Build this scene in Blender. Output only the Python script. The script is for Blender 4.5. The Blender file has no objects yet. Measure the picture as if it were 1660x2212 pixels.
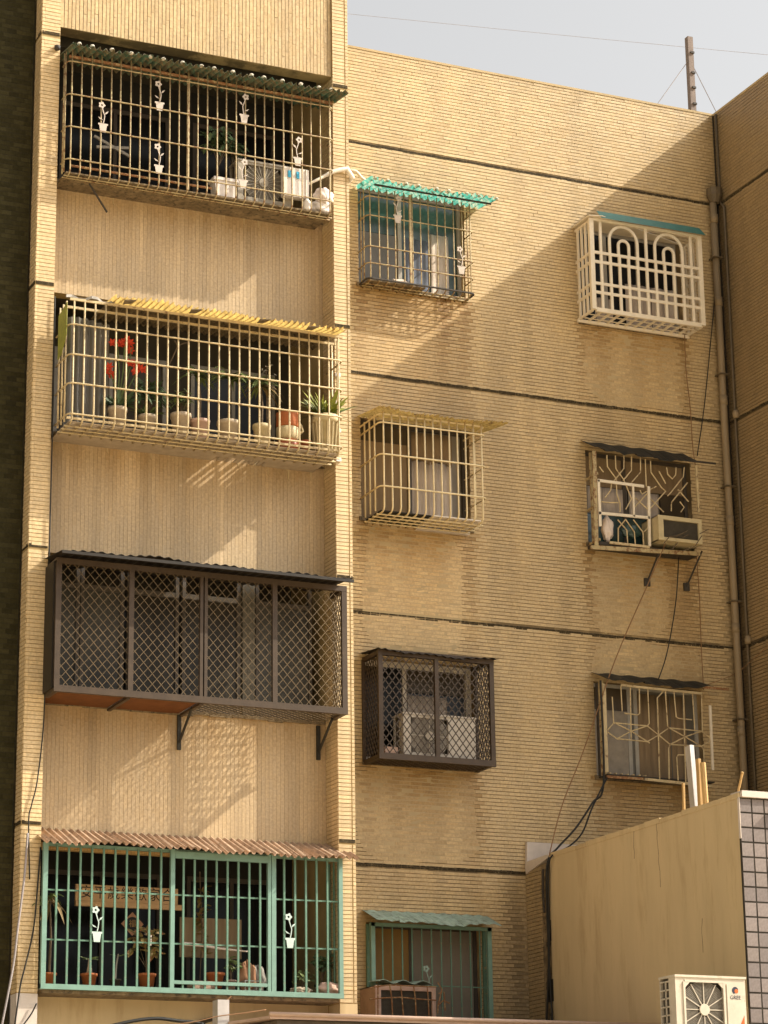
import bpy, math, random
import numpy as np
from mathutils import Vector

random.seed(7)
rng = np.random.default_rng(11)
SC = bpy.context.scene
COL = SC.collection

# ------------------------------------------------------------------ camera
F_PX, W_PX, H_PX = 5667.4, 1660.0, 2212.0
YAW, PITCH, ROLL = 0.42438, 0.28638, -0.01366
CAM = np.array([-11.282, -27.216, 1.4955])


def cam_axes():
    cy, sy, cp, sp = math.cos(YAW), math.sin(YAW), math.cos(PITCH), math.sin(PITCH)
    f = np.array([sy * cp, cy * cp, sp])
    r = np.array([cy, -sy, 0.0])
    u = np.cross(r, f)
    cr, sr = math.cos(ROLL), math.sin(ROLL)
    return r * cr + u * sr, -r * sr + u * cr, f


AX_R, AX_U, AX_F = cam_axes()
cam_data = bpy.data.cameras.new('camera')
cam = bpy.data.objects.new('camera', cam_data)
COL.objects.link(cam)
cam_data.sensor_fit = 'HORIZONTAL'
cam_data.sensor_width = 36.0
cam_data.lens = 36.0 * F_PX / W_PX
cam_data.clip_start = 0.5
cam_data.clip_end = 2000
from mathutils import Matrix
M4 = Matrix(((AX_R[0], AX_U[0], -AX_F[0], CAM[0]), (AX_R[1], AX_U[1], -AX_F[1], CAM[1]),
             (AX_R[2], AX_U[2], -AX_F[2], CAM[2]), (0, 0, 0, 1)))
cam.matrix_world = M4
SC.camera = cam

# ------------------------------------------------------------------ light
SUN = Vector((1.0, -0.40, 0.89)).normalized()          # towards the sun
world = bpy.data.worlds.new('World')
SC.world = world
world.use_nodes = True
wn = world.node_tree
wn.nodes.clear()
sky = wn.nodes.new('ShaderNodeTexSky')
sky.sky_type = 'NISHITA'
sky.sun_disc = False
sky.sun_elevation = math.asin(SUN.z)
sky.sun_rotation = math.atan2(SUN.x, SUN.y)
sky.dust_density = 6.0
sky.air_density = 1.2
sky.ozone_density = 1.0
hs = wn.nodes.new('ShaderNodeHueSaturation')
hs.inputs['Saturation'].default_value = 0.04
bg = wn.nodes.new('ShaderNodeBackground')
bg.inputs['Strength'].default_value = 0.15
wo = wn.nodes.new('ShaderNodeOutputWorld')
wn.links.new(sky.outputs[0], hs.inputs['Color'])
wn.links.new(hs.outputs[0], bg.inputs['Color'])
wn.links.new(bg.outputs[0], wo.inputs['Surface'])

sd = bpy.data.lights.new('sun', 'SUN')
sd.energy = 5.0
sd.angle = math.radians(0.5)
sd.color = (1.0, 0.92, 0.77)
sun = bpy.data.objects.new('sun', sd)
COL.objects.link(sun)
sun.rotation_euler = (-SUN).to_track_quat('-Z', 'Y').to_euler()
sun.location = (30, -20, 40)

SC.view_settings.view_transform = 'Standard'
SC.view_settings.look = 'None'
SC.view_settings.gamma = 1.0
SC.view_settings.exposure = 0.56
SC.render.engine = 'CYCLES'
SC.cycles.use_denoising = True
SC.cycles.max_bounces = 6
SC.cycles.diffuse_bounces = 4
SC.cycles.transparent_max_bounces = 8


# ------------------------------------------------------------------ measuring: photo pixel -> point on a real plane
def _ray(sx, sy):
    x, y = sx / 1.8217, sy / 1.8217
    return AX_F * F_PX + AX_R * (x - W_PX / 2) + AX_U * (H_PX / 2 - y)


def at(sx, sy, Y):
    d = _ray(sx, sy)
    return CAM + d * (Y - CAM[1]) / d[1]


def atx(sx, sy, X):
    d = _ray(sx, sy)
    return CAM + d * (X - CAM[0]) / d[0]


def ck(crop, pts, Y):
    x0, y0, s = crop
    return [at(x0 + x / s, y0 + y / s, Y) for x, y in pts]


def dk(pts, Y):
    return [at(x * 1.8217, y * 1.8217, Y) for x, y in pts]


# ------------------------------------------------------------------ noise in numpy (for weathering of the tiles)
_tab = rng.random((256, 256))


def vnoise(x, y):
    x = np.asarray(x, float); y = np.asarray(y, float)
    xi = np.floor(x).astype(int); yi = np.floor(y).astype(int)
    fx = x - xi; fy = y - yi
    fx = fx * fx * (3 - 2 * fx); fy = fy * fy * (3 - 2 * fy)
    g = lambda a, b: _tab[a % 256, b % 256]
    return ((g(xi, yi) * (1 - fx) + g(xi + 1, yi) * fx) * (1 - fy)
            + (g(xi, yi + 1) * (1 - fx) + g(xi + 1, yi + 1) * fx) * fy)


def fbm(x, y):
    return 0.5 * vnoise(x, y) + 0.3 * vnoise(x * 2.1 + 9, y * 2.1 + 3) + 0.2 * vnoise(x * 4.3 + 31, y * 4.3 + 17)


# ------------------------------------------------------------------ materials
def _new(name):
    m = bpy.data.materials.new(name)
    m.use_nodes = True
    nt = m.node_tree
    return m, nt, nt.nodes['Principled BSDF']


def mat(name, c, rough=0.6, var=0.25, scale=6.0, metal=0.0, second=None, thr=(0.45, 0.65), bump=0.0, stretch=(1, 1, 1),
        spec=0.3, trans=0.0, coord='Object'):
    """base colour broken up by two noises; second = a colour of its own (rust, flaking, painted highlights) in patches"""
    m, nt, b = _new(name)
    N, L = nt.nodes, nt.links
    tc = N.new('ShaderNodeTexCoord')
    mp = N.new('ShaderNodeMapping')
    mp.inputs['Scale'].default_value = stretch
    L.new(tc.outputs[coord], mp.inputs['Vector'])
    n1 = N.new('ShaderNodeTexNoise')
    n1.inputs['Scale'].default_value = scale
    n1.inputs['Detail'].default_value = 5
    n1.inputs['Roughness'].default_value = 0.65
    L.new(mp.outputs[0], n1.inputs['Vector'])
    r1 = N.new('ShaderNodeValToRGB')
    r1.color_ramp.elements[0].position = 0.3
    r1.color_ramp.elements[1].position = 0.72
    r1.color_ramp.elements[0].color = (*[v * (1 - var) for v in c], 1)
    r1.color_ramp.elements[1].color = (*[min(1, v * (1 + var * 0.6)) for v in c], 1)
    L.new(n1.outputs['Fac'], r1.inputs['Fac'])
    out = r1.outputs['Color']
    if second:
        n2 = N.new('ShaderNodeTexNoise')
        n2.inputs['Scale'].default_value = scale * 1.7
        n2.inputs['Detail'].default_value = 6
        n2.inputs['Roughness'].default_value = 0.7
        L.new(mp.outputs[0], n2.inputs['Vector'])
        r2 = N.new('ShaderNodeMapRange')
        r2.inputs['From Min'].default_value = thr[0]
        r2.inputs['From Max'].default_value = thr[1]
        L.new(n2.outputs['Fac'], r2.inputs['Value'])
        mx = N.new('ShaderNodeMix')
        mx.data_type = 'RGBA'
        L.new(r2.outputs[0], mx.inputs['Factor'])
        L.new(out, mx.inputs['A'])
        mx.inputs['B'].default_value = (*second, 1)
        out = mx.outputs['Result']
    L.new(out, b.inputs['Base Color'])
    b.inputs['Roughness'].default_value = rough
    b.inputs['Metallic'].default_value = metal
    b.inputs['Specular IOR Level'].default_value = spec
    if trans:
        b.inputs['Transmission Weight'].default_value = trans
    if bump:
        bp = N.new('ShaderNodeBump')
        bp.inputs['Strength'].default_value = bump
        bp.inputs['Distance'].default_value = 0.01
        L.new(n1.outputs['Fac'], bp.inputs['Height'])
        L.new(bp.outputs[0], b.inputs['Normal'])
    return m


def tile_material(name, rough=0.5):
    """glazed wall tile: colour of each tile from the mesh (kiln shade + weathering + painted light), fine speckle on top"""
    m, nt, b = _new(name)
    N, L = nt.nodes, nt.links
    at_ = N.new('ShaderNodeVertexColor')
    at_.layer_name = 'Col'
    tc = N.new('ShaderNodeTexCoord')
    n1 = N.new('ShaderNodeTexNoise')
    n1.inputs['Scale'].default_value = 38
    n1.inputs['Detail'].default_value = 4
    L.new(tc.outputs['Object'], n1.inputs['Vector'])
    mr = N.new('ShaderNodeMapRange')
    mr.inputs['From Min'].default_value = 0.25
    mr.inputs['From Max'].default_value = 0.75
    mr.inputs['To Min'].default_value = 0.80
    mr.inputs['To Max'].default_value = 1.16
    L.new(n1.outputs['Fac'], mr.inputs['Value'])
    mx = N.new('ShaderNodeMix')
    mx.data_type = 'RGBA'
    mx.blend_type = 'MULTIPLY'
    mx.inputs['Factor'].default_value = 1
    L.new(at_.outputs['Color'], mx.inputs['A'])
    L.new(mr.outputs[0], mx.inputs['B'])
    L.new(mx.outputs['Result'], b.inputs['Base Color'])
    b.inputs['Roughness'].default_value = rough
    b.inputs['Specular IOR Level'].default_value = 0.3
    return m


MT = {}
MT['tile'] = tile_material('cream_tile')
MT['grout'] = mat('grout', (0.16, 0.113, 0.058), 0.95, 0.3, 1.1, second=(0.40, 0.28, 0.135), thr=(0.47, 0.60), stretch=(1, 1, 0.55))
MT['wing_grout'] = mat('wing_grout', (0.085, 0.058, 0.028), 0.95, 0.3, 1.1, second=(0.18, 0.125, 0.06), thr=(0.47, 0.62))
MT['grout_pale'] = mat('pale_grout', (0.37, 0.26, 0.115), 0.95, 0.2, 3)
MT['band'] = mat('dark_band_tile', (0.05, 0.037, 0.020), 0.8, 0.5, 22, second=(0.20, 0.15, 0.08), thr=(0.52, 0.7), spec=0.1)
MT['render'] = mat('cement_render', (0.44, 0.33, 0.18), 0.9, 0.16, 2.2, bump=0.15)
MT['stucco'] = mat('stucco', (0.54, 0.41, 0.23), 0.92, 0.10, 1.5, second=(0.38, 0.27, 0.135), thr=(0.52, 0.8), bump=0.25, stretch=(1.8, 1.8, 0.3))
MT['white_cement'] = mat('white_cement', (0.56, 0.48, 0.41), 0.9, 0.12, 6)
MT['concrete'] = mat('concrete', (0.30, 0.25, 0.18), 0.9, 0.25, 3, bump=0.2)
MT['dirty_concrete'] = mat('dirty_concrete', (0.22, 0.16, 0.09), 0.95, 0.5, 9, second=(0.06, 0.045, 0.03), thr=(0.5, 0.65), bump=0.4)
MT['room'] = mat('shade_dark_plaster', (0.06, 0.05, 0.034), 0.9, 0.25, 2)  # plaster tone darkened to paint in the indoor shade
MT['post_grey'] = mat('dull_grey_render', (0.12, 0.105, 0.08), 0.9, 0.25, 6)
MT['room_dark'] = mat('room_shade_dark', (0.02, 0.018, 0.014), 0.9, 0.3, 2)  # near-black tone stands in for the deep shade inside
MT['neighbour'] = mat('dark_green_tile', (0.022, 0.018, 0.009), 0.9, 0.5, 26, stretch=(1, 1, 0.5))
MT['cream_bar'] = mat('cream_bar_paint', (0.52, 0.40, 0.22), 0.5, 0.2, 9, second=(0.16, 0.085, 0.04), thr=(0.55, 0.68))
MT['bright_bar'] = mat('bright_cream_bar', (0.66, 0.53, 0.31), 0.5, 0.12, 9, second=(0.36, 0.20, 0.08), thr=(0.62, 0.75))
MT['rusty_bar'] = mat('rusty_bar', (0.40, 0.31, 0.16), 0.6, 0.25, 9, second=(0.17, 0.075, 0.03), thr=(0.48, 0.62))
MT['rust_rail'] = mat('rust_rail', (0.24, 0.11, 0.045), 0.8, 0.4, 14, second=(0.36, 0.26, 0.13), thr=(0.5, 0.62))
MT['white_bar'] = mat('white_grille_paint', (0.72, 0.62, 0.47), 0.5, 0.1, 8)
MT['brown_frame'] = mat('brown_frame_paint', (0.060, 0.038, 0.021), 0.5, 0.25, 8)
MT['mesh_tan'] = mat('tan_wire', (0.15, 0.102, 0.05), 0.5, 0.3, 12)
MT['mesh_dark'] = mat('brown_wire', (0.07, 0.048, 0.03), 0.5, 0.3, 12)
MT['green_frame'] = mat('green_frame_paint', (0.18, 0.30, 0.24), 0.5, 0.15, 7, second=(0.30, 0.17, 0.09), thr=(0.66, 0.74))
MT['green_bar'] = mat('green_bar_paint', (0.12, 0.22, 0.155), 0.5, 0.2, 9, second=(0.34, 0.24, 0.12), thr=(0.6, 0.72))
MT['green_roof'] = mat('green_plastic', (0.07, 0.32, 0.25), 0.35, 0.4, 8, second=(0.42, 0.44, 0.33), thr=(0.47, 0.64))  # whitish patches paint highlights onto the green plastic
MT['green_roof_old'] = mat('old_green_plastic', (0.07, 0.15, 0.105), 0.6, 0.4, 9, second=(0.22, 0.17, 0.10), thr=(0.42, 0.58))
MT['teal_sheet'] = mat('teal_sheet', (0.05, 0.17, 0.14), 0.5, 0.2, 8)
MT['yellow_roof'] = mat('yellow_plastic', (0.54, 0.37, 0.115), 0.5, 0.35, 7, second=(0.20, 0.12, 0.045), thr=(0.52, 0.68))
MT['brown_roof'] = mat('brown_corrugated', (0.46, 0.31, 0.20), 0.7, 0.3, 6, second=(0.14, 0.08, 0.05), thr=(0.55, 0.7))
MT['black_roof'] = mat('black_sheet', (0.030, 0.026, 0.018), 0.7, 0.5, 9)
MT['dark_roof'] = mat('dark_brown_sheet', (0.022, 0.016, 0.010), 0.55, 0.3, 9)
MT['pale_green_roof'] = mat('pale_green_sheet', (0.30, 0.40, 0.33), 0.5, 0.3, 9, second=(0.16, 0.2, 0.16), thr=(0.5, 0.65))
MT['ornament_mint'] = mat('mint_white_paint', (0.50, 0.60, 0.55), 0.5, 0.1, 8)
MT['ornament_cream'] = mat('ornament_cream', (0.50, 0.42, 0.35), 0.6, 0.2, 14, second=(0.30, 0.2, 0.13), thr=(0.6, 0.75))
MT['alu'] = mat('window_aluminium', (0.34, 0.31, 0.26), 0.45, 0.15, 8, spec=0.5)
MT['alu_white'] = mat('white_window_frame', (0.58, 0.51, 0.42), 0.5, 0.12, 8)
MT['alu_dark'] = mat('dark_window_frame', (0.07, 0.055, 0.04), 0.5, 0.2, 8)
MT['glass_dark'] = mat('dark_glass', (0.010, 0.010, 0.009), 0.2, 0.3, 1.5, spec=0.2)
MT['glass_brown'] = mat('brown_glass', (0.075, 0.055, 0.032), 0.3, 0.35, 1.6, spec=0.25)
MT['glass_smoke'] = mat('smoked_glass', (0.034, 0.027, 0.017), 0.3, 0.5, 1.3, spec=0.25)
MT['glass_smoke_pale'] = mat('dusty_smoked_glass', (0.062, 0.055, 0.042), 0.4, 0.5, 1.3, spec=0.25)
MT['unit_grey'] = mat('dull_grey_casing', (0.30, 0.26, 0.20), 0.5, 0.2, 6)
MT['glass_green'] = mat('green_glass', (0.03, 0.06, 0.05), 0.18, 0.4, 1.8, spec=0.6)
MT['glass_blue'] = mat('blue_grey_glass', (0.045, 0.050, 0.060), 0.3, 0.3, 1.5, spec=0.25)
MT['glass_frost'] = mat('frosted_glass', (0.22, 0.185, 0.14), 0.5, 0.2, 1.5, spec=0.4)
MT['glass_grey'] = mat('grey_glass', (0.13, 0.115, 0.09), 0.3, 0.25, 1.5, spec=0.5)
MT['amber'] = mat('amber_panel', (0.26, 0.15, 0.04), 0.5, 0.2, 2)
MT['dusty_panel'] = mat('dusty_panel', (0.30, 0.255, 0.20), 0.8, 0.3, 5)
MT['curtain'] = mat('pale_curtain', (0.46, 0.38, 0.31), 0.9, 0.2, 10, stretch=(3, 3, 0.3))
MT['curtain_blue'] = mat('blue_grey_curtain', (0.11, 0.12, 0.15), 0.9, 0.25, 6, stretch=(3, 3, 0.3))
MT['curtain_brown'] = mat('brown_curtain', (0.23, 0.16, 0.09), 0.9, 0.2, 6, stretch=(3, 3, 0.3))
MT['white_plastic'] = mat('white_plastic', (0.70, 0.63, 0.56), 0.45, 0.08, 6)
MT['ac_white'] = mat('unit_casing', (0.55, 0.475, 0.365), 0.45, 0.12, 5, second=(0.40, 0.32, 0.21), thr=(0.58, 0.75))
MT['ac_grey'] = mat('unit_grille_grey', (0.10, 0.085, 0.065), 0.6, 0.2, 20)
MT['ac_dark'] = mat('unit_dark_core', (0.085, 0.07, 0.05), 0.6, 0.2, 20)
MT['pvc'] = mat('grey_pvc', (0.25, 0.18, 0.10), 0.5, 0.2, 3, stretch=(1, 1, 0.4))
MT['pvc_dark'] = mat('dull_brown_pvc', (0.11, 0.08, 0.045), 0.6, 0.25, 6)
MT['terracotta'] = mat('terracotta', (0.36, 0.11, 0.035), 0.7, 0.2, 10)
MT['terra_dark'] = mat('glazed_red_brown', (0.30, 0.07, 0.025), 0.4, 0.25, 8)
MT['stone_pot'] = mat('pale_pot', (0.42, 0.33, 0.23), 0.75, 0.2, 10)
MT['beige_pot'] = mat('beige_pot', (0.52, 0.42, 0.24), 0.6, 0.15, 10)
MT['white_pot'] = mat('white_pot', (0.66, 0.59, 0.54), 0.6, 0.12, 10)
MT['leaf'] = mat('leaf_green', (0.12, 0.15, 0.045), 0.55, 0.45, 18)
MT['leaf_dark'] = mat('leaf_dark', (0.065, 0.10, 0.042), 0.55, 0.4, 18)
MT['leaf_lime'] = mat('leaf_lime', (0.26, 0.27, 0.04), 0.5, 0.3, 18)
MT['leaf_dry'] = mat('leaf_dry', (0.17, 0.11, 0.04), 0.7, 0.4, 18)
MT['leaf_croton'] = mat('leaf_croton', (0.16, 0.12, 0.03), 0.5, 0.5, 14, second=(0.20, 0.06, 0.02), thr=(0.5, 0.6))
MT['stem'] = mat('stem_brown', (0.12, 0.085, 0.05), 0.8, 0.3, 20)
MT['red_petal'] = mat('red_petal', (0.50, 0.045, 0.012), 0.6, 0.2, 14)
MT['white_petal'] = mat('white_petal', (0.62, 0.56, 0.45), 0.6, 0.1, 14)
MT['wood'] = mat('board_wood', (0.50, 0.31, 0.12), 0.75, 0.3, 12, stretch=(4, 4, 0.4))
MT['grey_wood'] = mat('grey_board', (0.28, 0.25, 0.21), 0.6, 0.2, 12, stretch=(4, 4, 0.4))
MT['sign_wood'] = mat('sign_board', (0.50, 0.31, 0.15), 0.7, 0.15, 8, stretch=(0.5, 1, 3))
MT['ink'] = mat('black_ink', (0.012, 0.010, 0.008), 0.7, 0.1, 8)
MT['gold_ink'] = mat('gold_ink', (0.30, 0.16, 0.04), 0.5, 0.2, 8)
MT['red_paper'] = mat('faded_red_paper', (0.34, 0.17, 0.09), 0.8, 0.2, 8)
MT['orange_board'] = mat('orange_board', (0.14, 0.048, 0.011), 0.8, 0.25, 6)
MT['pink_metal'] = mat('pale_red_trim', (0.52, 0.36, 0.27), 0.5, 0.15, 6)
MT['shed_wall'] = mat('shed_sheet', (0.11, 0.085, 0.06), 0.8, 0.2, 3, stretch=(3, 3, 0.4))
MT['galv'] = mat('galvanised', (0.50, 0.46, 0.42), 0.4, 0.15, 7, metal=0.4)
MT['cable'] = mat('black_cable', (0.022, 0.020, 0.016), 0.6, 0.2, 10)
MT['rope'] = mat('brown_rope', (0.24, 0.13, 0.06), 0.85, 0.25, 16)
MT['wire_grey'] = mat('grey_wire', (0.30, 0.26, 0.25), 0.6, 0.1, 10)
MT['lagging'] = mat('white_lagging', (0.74, 0.66, 0.54), 0.6, 0.1, 10)
MT['bag'] = mat('white_bag', (0.66, 0.55, 0.47), 0.7, 0.15, 9)
MT['pink_bag'] = mat('pink_cloth', (0.50, 0.33, 0.25), 0.8, 0.2, 8)
MT['blue'] = mat('blue_label', (0.05, 0.35, 0.55), 0.5, 0.1, 8)
MT['navy'] = mat('navy_print', (0.03, 0.03, 0.05), 0.5, 0.1, 8)
MT['orange_print'] = mat('orange_print', (0.50, 0.11, 0.02), 0.5, 0.1, 8)
MT['mast_wood'] = mat('weathered_pole', (0.20, 0.155, 0.13), 0.8, 0.25, 8, stretch=(4, 4, 0.4))
MT['iron'] = mat('dark_iron', (0.05, 0.04, 0.03), 0.7, 0.3, 14)
MT['square_tile'] = tile_material('mauve_square_tile', 0.45)
MT['neighbour_tile'] = tile_material('dark_olive_tile', 0.95)
MT['neighbour_tile'].node_tree.nodes['Principled BSDF'].inputs['Specular IOR Level'].default_value = 0.02
MT['dark_joint'] = mat('dark_joint', (0.035, 0.028, 0.02), 0.95, 0.2, 8)
MT['ground'] = mat('paving', (0.58, 0.47, 0.31), 0.9, 0.25, 0.7, bump=0.1)  # unseen ground, made pale and warm to bounce light onto the facade
MT['roofing'] = mat('roof_screed', (0.50, 0.42, 0.30), 0.9, 0.2, 1.0)


def sheet_mat(name, base):
    m = MT[base].copy()
    m.name = name
    nt = m.node_tree
    b = nt.nodes['Principled BSDF']
    tr = nt.nodes.new('ShaderNodeBsdfTranslucent')
    mx = nt.nodes.new('ShaderNodeMixShader')
    mx.inputs[0].default_value = 0.55
    src = b.inputs['Base Color'].links[0].from_socket
    nt.links.new(src, tr.inputs['Color'])
    nt.links.new(b.outputs[0], mx.inputs[1])
    nt.links.new(tr.outputs[0], mx.inputs[2])
    nt.links.new(mx.outputs[0], nt.nodes['Material Output'].inputs['Surface'])
    return m


MT['yellow_sheet'] = sheet_mat('yellow_translucent_sheet', 'yellow_roof')
MT['green_sheet'] = sheet_mat('green_translucent_sheet', 'green_roof')

# ------------------------------------------------------------------ mesh building
WL = {}          # world location of parents


def origin(o):
    p = np.zeros(3)
    while o is not None:
        p = p + np.array(o.location)
        o = o.parent
    return p


class MB:
    def __init__(s):
        s.v, s.f = [], []

    def add(s, vs, fs):
        n = len(s.v)
        s.v += [tuple(map(float, q)) for q in vs]
        s.f += [tuple(i + n for i in f) for f in fs]
        return s

    def box(s, x0, x1, y0, y1, z0, z1):
        vs = [(x0, y0, z0), (x1, y0, z0), (x1, y1, z0), (x0, y1, z0), (x0, y0, z1), (x1, y0, z1), (x1, y1, z1), (x0, y1, z1)]
        return s.add(vs, [(0, 3, 2, 1), (4, 5, 6, 7), (0, 1, 5, 4), (1, 2, 6, 5), (2, 3, 7, 6), (3, 0, 4, 7)])

    def bar(s, a, b, w, d, nrm=(0, -1, 0)):
        """rectangular bar from a to b, w wide across nrm, d deep along nrm"""
        a, b = np.array(a, float), np.array(b, float)
        t = (b - a) / np.linalg.norm(b - a)
        n = np.array(nrm, float)
        n = n - t * (n @ t)
        n /= np.linalg.norm(n)
        c = np.cross(t, n)
        vs = [p + c * w / 2 * i + n * d / 2 * j for p in (a, b) for i, j in ((-1, -1), (1, -1), (1, 1), (-1, 1))]
        return s.add(vs, [(0, 1, 2, 3), (7, 6, 5, 4), (0, 4, 5, 1), (1, 5, 6, 2), (2, 6, 7, 3), (3, 7, 4, 0)])

    def tube(s, pts, r, n=6, closed=False):
        P = [np.array(p, float) for p in pts]
        m = len(P)
        rr = r if isinstance(r, (list, tuple)) else [r] * m
        rings = []
        ref = None
        for i in range(m):
            if closed:
                t = P[(i + 1) % m] - P[i - 1]
            else:
                t = P[min(i + 1, m - 1)] - P[max(i - 1, 0)]
            t = t / (np.linalg.norm(t) + 1e-12)
            if ref is None:
                ref = np.array([0, 0, 1.0]) if abs(t[2]) < 0.9 else np.array([1.0, 0, 0])
            ref = ref - t * (ref @ t)
            ref /= np.linalg.norm(ref) + 1e-12
            q = np.cross(t, ref)
            rings.append([P[i] + rr[i] * (math.cos(2 * math.pi * k / n) * ref + math.sin(2 * math.pi * k / n) * q) for k in range(n)])
        vs = [v for R in rings for v in R]
        fs = []
        for i in range(m if closed else m - 1):
            j = (i + 1) % m
            for k in range(n):
                fs.append((i * n + k, i * n + (k + 1) % n, j * n + (k + 1) % n, j * n + k))
        if not closed:
            fs.append(tuple(range(n))[::-1])
            fs.append(tuple((m - 1) * n + k for k in range(n)))
        return s.add(vs, fs)

    def prism(s, poly, d):
        """closed polygon of 3-D points pushed along d"""
        n = len(poly)
        P = [np.array(p, float) for p in poly]
        d = np.array(d, float)
        fs = [tuple(range(n)), tuple(range(2 * n - 1, n - 1, -1))]
        fs += [(i, i + n, (i + 1) % n + n, (i + 1) % n) for i in range(n)]
        return s.add(P + [p + d for p in P], fs)

    def lathe(s, prof, c, n=14, squash=1.0):
        c = np.array(c, float)
        vs = [(c[0] + r * math.cos(2 * math.pi * k / n), c[1] + squash * r * math.sin(2 * math.pi * k / n), c[2] + z) for r, z in prof for k in range(n)]
        fs = []
        for i in range(len(prof) - 1):
            for k in range(n):
                fs.append((i * n + k, i * n + (k + 1) % n, (i + 1) * n + (k + 1) % n, (i + 1) * n + k))
        fs.append(tuple(range(n))[::-1])
        fs.append(tuple((len(prof) - 1) * n + k for k in range(n)))
        return s.add(vs, fs)

    def grid(s, f, nu, nv, thick=None):
        vs = [f(i / nu, j / nv) for j in range(nv + 1) for i in range(nu + 1)]
        fs = [(j * (nu + 1) + i, j * (nu + 1) + i + 1, (j + 1) * (nu + 1) + i + 1, (j + 1) * (nu + 1) + i) for j in range(nv) for i in range(nu)]
        s.add(vs, fs)
        if thick is not None:
            t = np.array(thick, float)
            m = (nu + 1) * (nv + 1)
            s.add([np.array(v) + t for v in vs], [f_[::-1] for f_ in fs])
            base = len(s.v) - 2 * m
            edge = ([j * (nu + 1) for j in range(nv + 1)], [j * (nu + 1) + nu for j in range(nv + 1)], list(range(nu + 1)), [nv * (nu + 1) + i for i in range(nu + 1)])
            for e in edge:
                for a, b in zip(e, e[1:]):
                    s.f.append((base + a, base + b, base + m + b, base + m + a))
        return s

    def leaf(s, base, tip, w, up=(0, -0.6, 0.8), sag=0.0, n=4):
        """a blade with a keel, four quads long"""
        a, b = np.array(base, float), np.array(tip, float)
        t = b - a
        L = np.linalg.norm(t)
        t = t / L
        u = np.array(up, float)
        u -= t * (u @ t)
        u /= np.linalg.norm(u) + 1e-9
        c = np.cross(t, u)
        vs = []
        for i in range(n + 1):
            q = i / n
            p = a + t * L * q + np.array([0, 0, -sag * q * q * L])
            ww = w * math.sin(math.pi * (0.12 + 0.88 * q)) * 0.5 if i < n else 0.001
            vs += [p - c * ww, p + u * ww * -0.35, p + c * ww]
        fs = []
        for i in range(n):
            k = i * 3
            fs += [(k, k + 1, k + 4, k + 3), (k + 1, k + 2, k + 5, k + 4)]
        return s.add(vs, fs)

    def mesh(s, name, m, off=(0, 0, 0), smooth=False):
        me = bpy.data.meshes.new(name)
        o = np.array(off, float)
        me.from_pydata([tuple(np.array(v) - o) for v in s.v], [], s.f)
        me.materials.append(m if not isinstance(m, str) else MT[m])
        if smooth:
            for p in me.polygons:
                p.use_smooth = True
        me.update()
        return me

    def build(s, name, m, parent=None, smooth=False, kind=None, label=None):
        off = origin(parent) if parent is not None else np.zeros(3)
        me = s.mesh(name, m, off, smooth)
        o = bpy.data.objects.new(name, me)
        COL.objects.link(o)
        o.parent = parent
        if kind: o['kind'] = kind
        if label: o['label'] = label
        return o


def thing(name, label, cat, loc, group=None):
    o = bpy.data.objects.new(name, None)
    COL.objects.link(o)
    o.location = tuple(float(v) for v in loc)
    o.empty_display_size = 0.2
    o['label'] = label
    o['category'] = cat
    if group: o['group'] = group
    return o


def single(o, label, cat, group=None):
    o['label'] = label
    o['category'] = cat
    if group: o['group'] = group
    return o


def place(name, me, parent, loc):
    """a piece sharing mesh data"""
    o = bpy.data.objects.new(name, me)
    COL.objects.link(o)
    o.parent = parent
    o.location = tuple(float(v) for v in loc)
    return o


# ================================================================== MEASURES
XW = 5.88            # wing face
BF = -1.38           # front of the balcony bay
SP = -1.05           # spandrels, set back between the pilasters
XL, XPL, XPR = -3.735, -3.52, -0.197
ZR = 16.28
BANDS = [15.0, 12.0, 9.03, 6.08]
WA = (0.72, 2.16)
WB = (3.76, 5.26)
WINS = [(0.72, 2.16, 13.16, 14.46), (0.72, 2.16, 10.20, 11.45), (0.72, 2.16, 7.28, 8.50), (0.72, 2.16, 4.10, 5.42),
        (3.76, 5.26, 13.10, 14.40), (3.76, 5.26, 10.20, 11.40), (3.76, 5.26, 7.30, 8.46)]
OPEN = [(13.40, 15.12), (10.42, 12.05), (7.44, 9.07), (4.43, 6.08)]


# ================================================================== TILE FIELDS
CREAM = np.array([0.50, 0.364, 0.190])


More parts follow.
